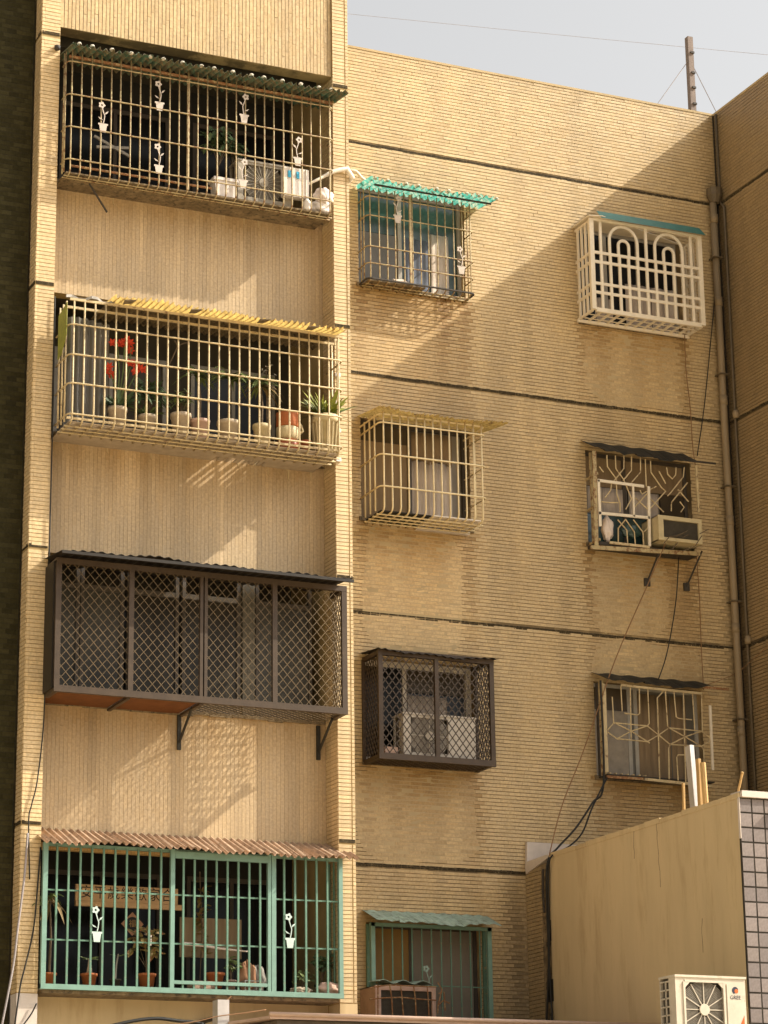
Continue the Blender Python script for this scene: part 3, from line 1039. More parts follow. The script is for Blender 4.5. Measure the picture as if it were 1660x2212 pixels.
# ---- balcony cage, top floor
C1 = thing('balcony_cage', 'rusty cream bar cage under a green plastic awning, on the topmost balcony', 'window cage', (-1.8, SP, 13.36), 'balcony cages on the bay')
bar_cage(C1, -3.48, -0.27, -1.56, BF, 13.27, 14.76, [14.62, 14.22, 13.83, 13.44], 28, 'rusty_bar', sides=(2, 1), floor_rails=2, wob=0.006)
b = MB(); b.tube([(-3.42, -1.52, 13.38), (-1.75, -1.52, 13.38)], 0.014, 6); b.build('rail', 'rust_rail', C1)
b = MB(); b.bar((-2.05, -1.555, 13.3), (-2.05, -1.555, 14.66), 0.028, 0.02); b.build('post', 'rusty_bar', C1)
b = MB(); b.bar((-3.46, -1.55, 14.68), (-0.28, -1.55, 14.68), 0.03, 0.025); b.build('rail', 'rust_rail', C1)
awning(C1, -3.50, -0.16, SP - 0.02, 14.84, -1.77, 14.735, 0.076, 0.018, 'green_roof_old', ragged=0.025, caps=0.205)
b = MB(); b.box(-3.47, -0.3, -1.42, -1.39, 14.77, 14.80); b.build('awning_batten', 'black_roof', C1)
ornaments(C1, 'ornament_cream', [(-3.06, 13.82), (-2.40, 14.20), (-1.38, 14.23), (-2.40, 13.43), (-1.39, 13.42), (-0.72, 13.81)], -1.575, [1, 1, -1, 1, -1, -1])
b = MB(); b.box(-3.46, -1.9, -1.53, SP - 0.001, 13.284, 13.300); b.box(-1.895, -0.30, -1.53, SP - 0.001, 13.286, 13.306); b.build('shelf_board', 'dirty_concrete', C1)
b = MB(); b.bar((-3.15, -1.40, 13.25), (-2.86, -1.15, 13.06), 0.02, 0.01); b.build('loose_strap', 'iron', C1)

# ---- balcony cage, third floor
C2 = thing('balcony_cage', 'cream bar cage full of pot plants under a ragged yellow awning', 'window cage', (-1.8, SP, 10.4), 'balcony cages on the bay')
bar_cage(C2, -3.48, -0.30, -1.84, BF, 10.30, 11.70, [11.40, 11.06, 10.735, 10.39], 27, 'cream_bar', rad=0.0105, sides=(3, 2), floor_rails=3)
for y in (-1.84, -1.6):
    b = MB(); b.bar((-3.48, y, 11.685), (-0.30, y, 11.685), 0.026, 0.022); b.build('rail', 'cream_bar', C2)
b = MB(); b.bar((-3.48, -1.80, 10.355), (-0.30, -1.80, 10.355), 0.024, 0.02); b.build('rail', 'cream_bar', C2)
b = MB(); b.tube([(-0.24, BF - 0.02, 10.36), (-0.24, BF - 0.02, 11.66)], 0.012); b.build('side_bar', 'white_bar', C2)
for z in (11.40, 11.06, 10.735, 10.39):
    b = MB(); b.box(-0.20, -0.14, BF - 0.035, BF - 0.009, z - 0.022, z + 0.022); b.build('fixing_lug', 'white_plastic', C2)
b = MB()
for k in range(9):
    y0 = -1.78 + k * 0.045
    b.box(-3.44, -0.34, y0, y0 + 0.036, 10.318, 10.330 + random.uniform(0, 0.004))
b.box(-3.44, -1.56, -1.375, SP - 0.001, 10.320, 10.338); b.box(-0.96, -0.34, -1.375, SP - 0.001, 10.320, 10.338); b.box(-1.559, -0.961, -1.375, -1.215, 10.320, 10.338)
for k, (xx, ww) in enumerate(((-1.50, 0.05), (-1.40, 0.03), (-1.31, 0.06), (-1.20, 0.025), (-1.12, 0.05), (-1.03, 0.03))):
    b.box(xx, xx + ww, -1.2145, SP - 0.001, 10.322, 10.336)  # slats added across the gap to break the sunlight into stripes
b.build('shelf_board', 'stone_pot', C2)
aw = awning(C2, -3.02, -0.33, -1.66, 11.755, -2.01, 11.715, 0.066, 0.020, 'yellow_sheet', ragged=0.035, caps=None)
awning(C2, -3.0, -0.33, -1.08, 11.80, -1.68, 11.765, 0.066, 0.016, 'dirty_concrete', name='old_awning')
for xx in (-2.86, -2.10, -1.30, -0.72):
    b = MB()
    b.prism([(xx - 0.07, -2.04, 11.675), (xx + 0.05, -2.07, 11.68), (xx + 0.04, -1.90, 11.70), (xx - 0.03, -1.86, 11.70)], (0, 0, 0.010))
    b.build('broken_sheet', 'dirty_concrete', aw)
b = MB(); b.grid(lambda u, v: (-3.52 + 0.55 * u, -1.84 + 0.03 * math.sin(u * 9), 11.70 + 0.03 * v + 0.02 * math.sin(u * 14)), 8, 2, (0, 0.02, 0)); b.build('awning_remnant', 'grey_wood', C2)
b = MB()
b.prism([(-3.50, -1.50, 11.60), (-3.50, -1.80, 11.66), (-3.50, -1.80, 11.30), (-3.50, -1.62, 11.12), (-3.50, -1.50, 11.1)], (0.006, 0, 0)); b.build('broken_sheet', 'leaf_lime', C2, label='yellow green plastic scrap at the end')
b = MB()
b.grid(lambda u, v: (-3.42 + 0.50 * u, -1.50 + 0.018 * math.sin(u * 6 * 2 * math.pi), 10.34 + 1.26 * v + 0.02 * math.sin(u * 5)), 48, 1, (0, 0.004, 0))
single(b.build('corrugated_sheet', 'glass_grey'), 'grey green corrugated sheet standing inside the yellow roofed cage at its end', 'sheet')

# ---- balcony cage, second floor: brown frame with diamond mesh
C3 = thing('balcony_cage', 'dark brown framed cage of diamond mesh over the whole balcony', 'window cage', (-1.8, SP, 7.44), 'balcony cages on the bay')
Y3 = -1.72
for x, wd in ((-3.50, 0.06), (-2.70, 0.055), (-1.915, 0.035), (-1.865, 0.035), (-1.075, 0.055), (-0.26, 0.06)):
    b = MB(); b.bar((x, Y3, 7.44), (x, Y3, 8.80), wd, 0.04); b.build('post', 'brown_frame', C3)
for z, hgt in ((7.435, 0.07), (8.80, 0.06)):
    b = MB(); b.box(-3.53, -0.23, Y3 - 0.022, Y3 + 0.022, z - hgt / 2, z + hgt / 2); b.build('rail', 'brown_frame', C3)
for x in (-3.50, -0.26):
    for z in (7.43, 8.80):
        b = MB(); b.box(x - 0.025, x + 0.025, Y3 + 0.022, BF - 0.01, z - 0.03, z + 0.03); b.build('side_rail', 'brown_frame', C3)
b = MB(); b.box(-3.545, -3.525, Y3 + 0.03, BF - 0.01, 7.44, 8.80); b.build('side_panel', 'dark_roof', C3)
edges = [-3.47, -2.727, -1.933, -1.848, -1.103, -0.29]
for xa, xb in ((-3.47, -2.728), (-2.672, -1.934), (-1.846, -1.104), (-1.046, -0.292)):
    b = MB(); diamond(b, (xa, Y3, 7.472), (1, 0, 0), (0, 0, 1), xb - xa, 1.30, 0.099, 0.112, 0.0052, 0.005, (0, -1, 0))
    b.build('mesh_panel', 'mesh_tan', C3, kind='stuff')
b = MB(); diamond(b, (-0.258, Y3 + 0.02, 7.46), (0, 1, 0), (0, 0, 1), 0.30, 1.31, 0.06, 0.112, 0.012, 0.006, (1, 0, 0)); b.build('mesh_panel', 'mesh_tan', C3, kind='stuff')
b = MB(); diamond(b, (-1.87, Y3 + 0.02, 7.42), (1, 0, 0), (0, 1, 0), 1.6, 0.62, 0.099, 0.075, 0.0055, 0.005, (0, 0, -1)); b.build('mesh_panel', 'mesh_tan', C3, kind='stuff')
b = MB(); b.box(-3.50, -2.735, Y3 + 0.03, SP - 0.02, 7.415, 7.43); b.box(-2.685, -1.93, Y3 + 0.03, SP - 0.02, 7.415, 7.43); b.build('base_board', 'orange_board', C3)
for x in (-2.71, -1.90):
    b = MB(); b.box(x - 0.02, x + 0.02, Y3 + 0.02, SP - 0.005, 7.385, 7.412); b.build('base_rail', 'brown_frame', C3)
for x in (-1.92, -0.30):
    b = MB()
    b.box(x - 0.02, x + 0.02, SP - 0.035 if x < -1 else SP - 0.04, SP - 0.008, 7.02, 7.40)
    b.bar((x, SP - 0.03, 7.10), (x, Y3 + 0.25, 7.40), 0.025, 0.02, (1, 0, 0))
    b.build('bracket', 'black_roof', C3)
A3 = awning(C3, -3.56, -0.27, SP - 0.02, 8.93, -2.02, 8.845, 0.105, 0.008, 'dark_roof')
b = MB(); b.box(-3.56, -0.27, -2.03, -2.00, 8.80, 8.832); b.build('fascia', 'dark_roof', A3)
# glazing behind the mesh
for x0, x1, m in ((-3.48, -3.05, 'glass_smoke_pale'), (-3.0, -2.55, 'glass_smoke_pale'), (-2.47, -1.92, 'glass_smoke'), (-1.84, -1.20, 'glass_smoke'), (-0.98, -0.35, 'glass_smoke_pale')):
    fr = MB()
    fr.box(x0 - 0.02, x0 + 0.02, -0.98, -0.93, 7.46, 8.96); fr.box(x1 - 0.02, x1 + 0.02, -0.98, -0.93, 7.46, 8.96)
    fr.box(x0 + 0.02, x1 - 0.02, -0.978, -0.932, 7.46, 7.50); fr.box(x0 + 0.02, x1 - 0.02, -0.978, -0.932, 8.72, 8.78)
    w = fr.build('window', 'alu_dark', BLD)
    p = MB(); p.box(x0 + 0.02, x1 - 0.02, -0.96, -0.952, 7.50, 8.72); p.build('pane', m, w)
b = MB(); b.box(-1.16, -1.02, -1.0, -0.93, 7.46, 9.0); b.build('balcony_post', 'post_grey', BLD)

# ---- balcony cage, first floor: green frame and bars
C4 = thing('balcony_cage', 'pale green barred frame under a brown corrugated awning, lowest balcony', 'window cage', (-1.8, SP, 4.43), 'balcony cages on the bay')
Y4 = -1.45
for x, wd in ((-3.49, 0.05), (-2.115, 0.045), (-1.035, 0.035), (-0.985, 0.05), (-0.215, 0.045)):
    b = MB(); b.bar((x, Y4, 4.40), (x, Y4, 5.88), wd, 0.045); b.build('post', 'green_frame', C4)
b = MB(); b.box(-3.515, -0.19, Y4 - 0.024, Y4 + 0.024, 4.395, 4.447); b.build('rail', 'green_frame', C4)
b = MB(); b.box(-2.09, -1.05, Y4 - 0.022, Y4 + 0.022, 5.79, 5.86); b.build('rail', 'green_frame', C4)
b = MB(); b.box(-2.09, -1.05, Y4 - 0.02, Y4 + 0.02, 4.49, 4.525); b.build('rail', 'green_frame', C4)
b = MB(); b.bar((-3.49, Y4 + 0.05, 5.87), (-0.22, Y4 + 0.05, 5.87), 0.035, 0.03); b.build('rail', 'green_frame', C4)
bme = MB(); bme.bar((0, Y4, 4.445), (0, Y4, 5.86), 0.020, 0.020)
bmesh_ = bme.mesh('bar', 'green_bar', (0, SP, 4.43))
xs4 = [-3.49 + 0.125 * k for k in range(1, 11)] + [-2.115 + 0.1225 * k for k in range(1, 9)] + [-0.985 + 0.124 * k for k in range(1, 6)]
for x in xs4:
    place('bar', bmesh_, C4, (x + 1.8, 0, 0))
for z in (5.40, 4.895):
    b = MB(); b.bar((-3.49, Y4 + 0.014, z), (-0.215, Y4 + 0.014, z + 0.02), 0.016, 0.010); b.build('rail', 'green_bar', C4)
b = MB(); b.box(-3.48, -0.23, Y4 + 0.025, SP - 0.001, 4.36, 4.392); b.build('shade_board', 'dirty_concrete', C4)  # board added to keep the sun off the spandrel below
for y in (-1.30, -1.18):
    b = MB(); b.bar((-0.225, y, 4.44), (-0.225, y, 5.86), 0.016, 0.016); b.build('side_bar', 'green_bar', C4)
awning(C4, -3.56, -0.06, SP - 0.01, 6.09, -1.62, 5.865, 0.078, 0.017, 'brown_roof', ragged=0.02)
b = MB()
b.box(-3.45, -1.2, SP - 0.10, SP - 0.02, 5.86, 5.93); b.build('awning_batten', 'wood', C4)
ornaments(C4, 'ornament_mint', [(-2.93, 4.885), (-0.80, 4.905)], Y4 - 0.018, [1, 1])

# ---- window cages of the main wall
WG = 'window cages on the main wall'
A1 = thing('window_cage', 'cream bar cage under a bright green awning beside the tiled pilaster, topmost of its column', 'window cage', (1.45, 0, 13.1), WG)
bar_cage(A1, 0.72, 2.16, -0.26, 0.0, 13.10, 14.32, [14.20, 13.95, 13.55, 13.33], 13, 'rusty_bar', rad=0.008, sides=(2, 2), floor_rails=2, wob=0.006)
b = MB(); b.bar((1.30, -0.265, 13.12), (1.30, -0.265, 14.30), 0.028, 0.02); b.build('post', 'rusty_bar', A1)
b = MB(); b.box(0.74, 1.5, -0.24, -0.02, 13.112, 13.125); b.build('shelf_board', 'dirty_concrete', A1)
b = MB(); b.tube(ubar(13.13, 0.72, 2.16, -0.27, 0), 0.013, 6); b.build('rail', 'iron', A1)
awning(A1, 0.68, 2.40, -0.012, 14.40, -0.50, 14.325, 0.082, 0.020, 'green_sheet', ragged=0.03, caps=0.2)
b = MB(); b.bar((0.78, -0.37, 14.31), (2.36, -0.37, 14.31), 0.022, 0.018, (0, 0, 1)); b.build('awning_batten', 'iron', A1)
ornaments(A1, 'ornament_cream', [(1.13, 13.90), (1.98, 13.36)], -0.275, [-1, 1])
b = MB()
b.tube([(1.08, -0.22, 13.15), (1.2, -0.23, 13.16), (1.3, -0.21, 13.145), (1.42, -0.22, 13.14)], [0.03, 0.035, 0.02, 0.012], 7); single(b.build('rag_bundle', 'bag'), 'pale crumpled bag lying on the floor of the green roofed window cage', 'bag')

A2 = thing('window_cage', 'deep cream bar cage under a thin ragged yellow awning', 'window cage', (1.45, 0, 10.2), WG)
bar_cage(A2, 0.71, 2.09, -0.58, -0.0, 10.12, 11.33, [11.20, 10.81, 10.42], 13, 'bright_bar', rad=0.011, sides=(3, 1), floor_rails=4)
b = MB(); b.tube(ubar(11.31, 0.71, 2.09, -0.57, 0), 0.011, 6); b.build('rail', 'bright_bar', A2)
b = MB(); b.tube([(0.71, -0.30, 11.35), (2.09, -0.30, 11.35)], 0.010, 6); b.build('rail', 'cream_bar', A2)
awning(A2, 0.67, 2.34, -0.012, 11.44, -0.70, 11.335, 0.064, 0.014, 'yellow_sheet', ragged=0.04)
b = MB(); b.box(1.42, 2.04, -0.52, -0.10, 10.142, 10.155); b.build('shelf_board', 'white_plastic', A2)
b = MB(); b.box(0.75, 1.40, -0.50, -0.05, 10.142, 10.152); b.build('shelf_board', 'black_roof', A2)
b = MB(); b.box(1.40, 2.10, -0.08, -0.02, 10.10, 10.135); b.build('ledge', 'white_cement', A2)

A3w = thing('window_cage', 'brown diamond mesh cage holding an outdoor air conditioner', 'window cage', (1.45, 0, 7.27), WG)
YA = -0.46
for x in (0.73, 1.44, 2.15):
    b = MB(); b.bar((x, YA, 7.25), (x, YA, 8.44), 0.055 if x != 1.44 else 0.05, 0.04); b.build('post', 'brown_frame', A3w)
for z in (7.25, 8.46):
    b = MB(); b.box(0.70, 2.18, YA - 0.022, YA + 0.022, z - 0.035, z + 0.035); b.build('rail', 'brown_frame', A3w)
    for x in (0.73, 2.15):
        b = MB(); b.box(x - 0.024, x + 0.024, YA + 0.022, -0.008, z - 0.024, z + 0.024); b.build('side_rail', 'brown_frame', A3w)
for x in (0.715, 2.165):
    b = MB(); b.box(x - 0.02, x + 0.02, -0.03, -0.009, 7.25, 8.46); b.build('wall_post', 'brown_frame', A3w)
for xa, xb in ((0.758, 1.415), (1.465, 2.122)):
    b = MB(); diamond(b, (xa, YA, 7.285), (1, 0, 0), (0, 0, 1), xb - xa, 1.14, 0.088, 0.112, 0.011, 0.006, (0, -1, 0)); b.build('mesh_panel', 'mesh_dark', A3w, kind='stuff')
for x in (0.73, 2.15):
    b = MB(); diamond(b, (x, YA + 0.022, 7.285), (0, 1, 0), (0, 0, 1), 0.41, 1.14, 0.07, 0.112, 0.012, 0.006, (1, 0, 0)); b.build('mesh_panel', 'mesh_dark', A3w, kind='stuff')
b = MB(); diamond(b, (0.75, YA + 0.02, 7.235), (1, 0, 0), (0, 1, 0), 1.40, 0.43, 0.088, 0.08, 0.014, 0.006, (0, 0, 1)); b.build('mesh_panel', 'mesh_dark', A3w, kind='stuff')
b = MB(); b.box(0.76, 2.12, YA + 0.03, -0.02, 7.242, 7.256); b.build('base_board', 'mesh_dark', A3w)
awning(A3w, 0.68, 2.21, -0.012, 8.54, -0.55, 8.47, 0.105, 0.008, 'dark_roof')

A4 = thing('window_cage', 'green window frame with thin green bars and a pale green tin hood', 'window cage', (1.45, 0, 4.2), WG)
YB = -0.16
for x in (0.73, 2.19):
    b = MB(); b.bar((x, YB, 3.9), (x, YB, 5.40), 0.05, 0.04); b.build('post', 'green_frame', A4)
    b = MB(); b.bar((x, -0.03, 3.9), (x, -0.03, 5.40), 0.04, 0.03); b.build('wall_post', 'green_bar', A4)
b = MB(); b.box(0.70, 2.22, YB - 0.02, YB + 0.02, 5.36, 5.40); b.build('rail', 'green_frame', A4)
bb = MB(); bb.bar((0, YB, 3.95), (0, YB, 5.36), 0.013, 0.012)
mb4 = bb.mesh('bar', 'green_bar', (0, 0, 4.2))
for k in range(1, 12):
    place('bar', mb4, A4, (0.73 + k * 1.46 / 12 - 1.45, 0, 0))
b = MB(); b.bar((0.73, YB + 0.013, 4.72), (2.19, YB + 0.013, 4.72), 0.012, 0.008); b.build('rail', 'green_bar', A4)
awning(A4, 0.67, 2.24, -0.012, 5.56, -0.40, 5.40, 0.15, 0.006, 'pale_green_roof', ragged=0.015)
ornaments(A4, 'pale_green_roof', [(1.40, 4.58)], YB - 0.015, [1])

B1 = thing('window_cage', 'white box grille with two round arches under a teal strip', 'window cage', (4.5, 0, 13.1), WG)
YC = -0.42
X0, X1, Z0, Z1 = 3.73, 5.30, 13.10, 14.32
gw = 0.036
for x in (X0, X1):
    b = MB(); b.box(x - 0.03, x + 0.03, YC - 0.02, YC + 0.02, Z0, Z1); b.build('post', 'white_bar', B1)
for z, hh in ((Z0, 0.055), (Z1 - 0.01, 0.035)):
    b = MB(); b.box(X0 + 0.03, X1 - 0.03, YC - 0.018, YC + 0.018, z - hh / 2, z + hh / 2); b.build('rail', 'white_bar', B1)
RZ = [13.335, 13.455, 13.745, 13.87]
xs = [X0 + (X1 - X0) * k / 12 for k in range(13)]
for z in RZ:
    b = MB(); b.box(X0 + 0.03, X1 - 0.03, YC - 0.012, YC + 0.006, z - gw / 2, z + gw / 2); b.build('rail', 'white_bar', B1)
bm_full = MB(); bm_full.box(-gw / 2, gw / 2, YC - 0.010, YC + 0.012, Z0 + 0.02, Z1 - 0.02)
bm_low = MB(); bm_low.box(-gw / 2, gw / 2, YC - 0.010, YC + 0.012, Z0 + 0.02, RZ[-1])
mf, ml = bm_full.mesh('bar', 'white_bar', (0, 0, 13.1)), bm_low.mesh('bar', 'white_bar', (0, 0, 13.1))
for k in range(1, 12):
    place('bar', mf if k in (1, 6, 11) else ml, B1, (xs[k] - 4.5, 0, 0))
for cx in (xs[3] + 0.065, xs[8] + 0.065):
    for r in (0.2, 0.075):
        b = MB()
        zc = RZ[-1] + (0.20 if r > 0.1 else 0.14)
        pts = [(cx - r, RZ[-1])] + [(cx - r * math.cos(math.pi * k / 14), zc + r * math.sin(math.pi * k / 14)) for k in range(15)] + [(cx + r, RZ[-1])]
        for p, q in zip(pts, pts[1:]):
            b.bar((p[0], YC, p[1]), (q[0], YC, q[1]), gw, 0.018)
        b.build('arch', 'white_bar', B1)
for x in (X0, X1):
    for k in range(4):
        y = YC + 0.05 + k * 0.10
        b = MB(); b.box(x - 0.012, x + 0.012, y - 0.015, y + 0.015, Z0, Z1 - 0.03); b.build('side_bar', 'white_bar', B1)
    for z in RZ + [Z0, Z1 - 0.02]:
        b = MB(); b.box(x - 0.010, x + 0.010, YC + 0.02, -0.009, z - 0.016, z + 0.016); b.build('side_rail', 'white_bar', B1)
for k in range(1, 12):
    b = MB(); b.box(xs[k] - 0.014, xs[k] + 0.014, YC + 0.02, -0.03, Z0 - 0.012, Z0 + 0.008); b.build('floor_bar', 'white_bar', B1)
for y in (-0.28, -0.14):
    b = MB(); b.box(X0, X1, y - 0.014, y + 0.014, Z0 - 0.016, Z0 - 0.013); b.build('floor_rail', 'white_bar', B1)
b = MB(); b.box(X0 - 0.02, X1 + 0.02, -0.05, -0.009, Z0 - 0.04, Z0 + 0.0); b.build('floor_rail', 'white_bar', B1)
b = MB(); b.prism([(X0 + 0.10, YC - 0.10, Z1 - 0.015), (X1 + 0.05, YC - 0.10, Z1 - 0.015), (X1 + 0.03, YC + 0.02, Z1 + 0.125), (X0 + 0.10, YC + 0.02, Z1 + 0.125)], (0, 0.006, 0.006)); b.build('awning', 'teal_sheet', B1)
b = MB(); b.prism([(X0 - 0.05, YC - 0.05, Z1 + 0.01), (X0 + 0.12, YC - 0.09, Z1 + 0.012), (X1, -0.012, Z1 + 0.03), (X0 - 0.04, -0.012, Z1 + 0.02)], (0, 0, 0.012)); b.build('awning_end', 'white_bar', B1)

# grilles drawn out of bent rod: measured on the plane of each grille
K = (2240, 1720, 2.677)
B2 = thing('window_cage', 'forked rod grille with peeling white frame and black sagging top', 'window cage', (4.5, 0, 10.15), WG)
YD = -0.30
thin = [[(400, 190), (405, 310), (500, 440), (505, 600), (540, 700), (540, 790)], [(490, 195), (495, 330), (580, 450), (660, 650), (600, 760)], [(580, 190), (580, 330), (510, 420), (450, 490), (440, 560), (380, 640)],
        [(660, 195), (660, 350), (570, 460)], [(755, 215), (755, 370), (660, 480)], [(805, 230), (815, 520)], [(860, 250), (865, 370), (975, 530), (1020, 570), (860, 750)], [(950, 360), (1020, 490)],
        [(1030, 320), (1040, 390), (1090, 440), (1125, 400), (1130, 320)], [(1215, 320), (1205, 420), (1070, 590), (1040, 620)], [(1250, 480), (1080, 690), (1080, 780)], [(1150, 550), (1260, 680)], [(1170, 680), (1215, 740), (1180, 790)],
        [(320, 310), (365, 370)], [(690, 740), (830, 590)], [(750, 560), (770, 600), (920, 520)], [(860, 650), (1000, 790)], [(700, 640), (830, 760)], [(340, 680), (430, 690), (520, 690)],
        [(515, 870), (610, 980), (620, 1120)], [(600, 865), (520, 960), (520, 1110)], [(600, 870), (690, 1000), (700, 1130)], [(680, 870), (780, 1000), (790, 1150)], [(830, 870), (830, 960), (790, 1000)]]
for p in thin:
    b = MB(); b.tube(ck(K, p, YD), 0.0085, 5); b.build('rod', 'cream_bar', B2)
for p, wd, m in (([(265, 150), (290, 1140)], 0.05, 'rusty_bar'), ([(310, 450), (330, 940)], 0.034, 'white_bar'), ([(300, 455), (790, 520)], 0.034, 'white_bar'), ([(310, 800), (850, 850)], 0.034, 'white_bar'), ([(840, 520), (850, 1150)], 0.034, 'white_bar'), ([(675, 520), (685, 840)], 0.024, 'white_bar'),
                 ([(230, 1160), (1380, 1230)], 0.05, 'rusty_bar'), ([(1340, 300), (1370, 790)], 0.03, 'cream_bar'), ([(430, 1110), (850, 1160)], 0.03, 'cream_bar')):
    q = ck(K, p, YD - 0.012)
    b = MB(); b.bar(q[0], q[1], wd, 0.02); b.build('frame_bar', m, B2)
for y in (-0.22, -0.13):
    b = MB(); b.bar((3.76, y, 10.16), (3.76, y, 11.32), 0.03, 0.02, (1, 0, 0)); b.build('side_bar', 'rusty_bar', B2)
for z in (10.16, 10.6, 11.0):
    b = MB(); b.bar((3.76, YD, z), (3.76, -0.008, z), 0.03, 0.018, (1, 0, 0)); b.build('side_rail', 'rusty_bar', B2)
b = MB(); b.box(3.74, 5.16, -0.28, -0.02, 10.10, 10.14); b.build('floor_board', 'iron', B2)
awning(B2, 3.70, 5.16, -0.012, 11.50, -0.36, 11.30, 0.3, 0.008, 'black_roof', ragged=0.03, sag=0.02)
b = MB(); b.bar((5.0, -0.34, 11.30), (5.42, -0.36, 11.30), 0.02, 0.02); b.build('loose_strip', 'iron', B2)
for px in (705, 1290):
    q = ck(K, [(px + 150, 1250), (px + 120, 1530)] if px < 1000 else [(1300, 1250), (1240, 1580)], -0.02)
    q[0][1] = -0.26
    b = MB(); b.tube(q, 0.012, 6); b.box(q[1][0] - 0.04, q[1][0] + 0.04, -0.03, -0.008, q[1][2] - 0.05, q[1][2] + 0.05); b.build('bracket', 'iron', B2)

K3 = (2280, 2620, 2.677)
B3 = thing('window_cage', 'peeling cream rod grille with hexagon band and a black rotten top, lowest of its column', 'window cage', (4.5, 0, 7.3), WG)
YE = -0.27
thin = [[(350, 330), (365, 600)], [(440, 210), (455, 480)], [(540, 230), (550, 770)], [(635, 240), (640, 500), (620, 520), (480, 500)], [(725, 250), (740, 610), (720, 635)], [(890, 265), (825, 340), (850, 1200)], [(910, 270), (935, 640), (950, 655)],
        [(1000, 280), (1025, 540), (1050, 555), (1190, 570)], [(1100, 290), (1125, 1230)], [(1195, 290), (1220, 680)], [(1290, 300), (1300, 690)],
        [(300, 680), (370, 600), (720, 635), (840, 730), (720, 800), (400, 770), (300, 700)], [(370, 600), (550, 690), (720, 635)], [(400, 770), (550, 690), (745, 815)],
        [(840, 730), (950, 655), (1290, 690), (1390, 770)], [(840, 730), (960, 830), (1290, 850), (1390, 790)], [(950, 655), (1120, 750), (1290, 690)], [(960, 830), (1120, 750), (1290, 850)],
        [(960, 830), (945, 870), (950, 1200)], [(1290, 850), (1315, 890), (1320, 1250)], [(1115, 940), (1045, 940), (1030, 960), (1045, 1210)]]
for p in thin:
    b = MB(); b.tube(ck(K3, p, YE), 0.0085, 5); b.build('rod', 'cream_bar', B3)
for p, wd, m in (([(260, 190), (290, 1120)], 0.045, 'cream_bar'), ([(440, 205), (1300, 295)], 0.028, 'cream_bar'), ([(680, 1195), (1400, 1270)], 0.032, 'cream_bar'), ([(1380, 420), (1410, 1100)], 0.03, 'white_bar'), ([(290, 1170), (690, 1195)], 0.03, 'rust_rail')):
    q = ck(K3, p, YE - 0.012)
    b = MB(); b.bar(q[0], q[1], wd, 0.02); b.build('frame_bar', m, B3)
for y in (-0.20, -0.13, -0.06):
    b = MB(); b.bar((3.77, y, 7.28), (3.77, y, 8.42), 0.03, 0.02, (1, 0, 0)); b.build('side_bar', 'rusty_bar' if y < -0.1 else 'iron', B3)
for k in range(7):
    x = 3.80 + k * 0.08
    b = MB(); b.bar((x, YE, 7.285), (x + 0.0, -0.02, 7.285), 0.02, 0.012, (0, 0, 1)); b.build('floor_bar', 'cream_bar', B3)
b = MB(); b.box(3.77, 5.24, -0.26, -0.02, 7.262, 7.276); b.build('floor_board', 'iron', B3)
awning(B3, 3.73, 5.30, -0.012, 8.56, -0.33, 8.42, 0.3, 0.008, 'black_roof', ragged=0.03, sag=0.015)
b = MB(); b.bar((5.1, -0.31, 8.42), (5.46, -0.33, 8.42), 0.03, 0.015); b.build('loose_strip', 'rust_rail', B3)

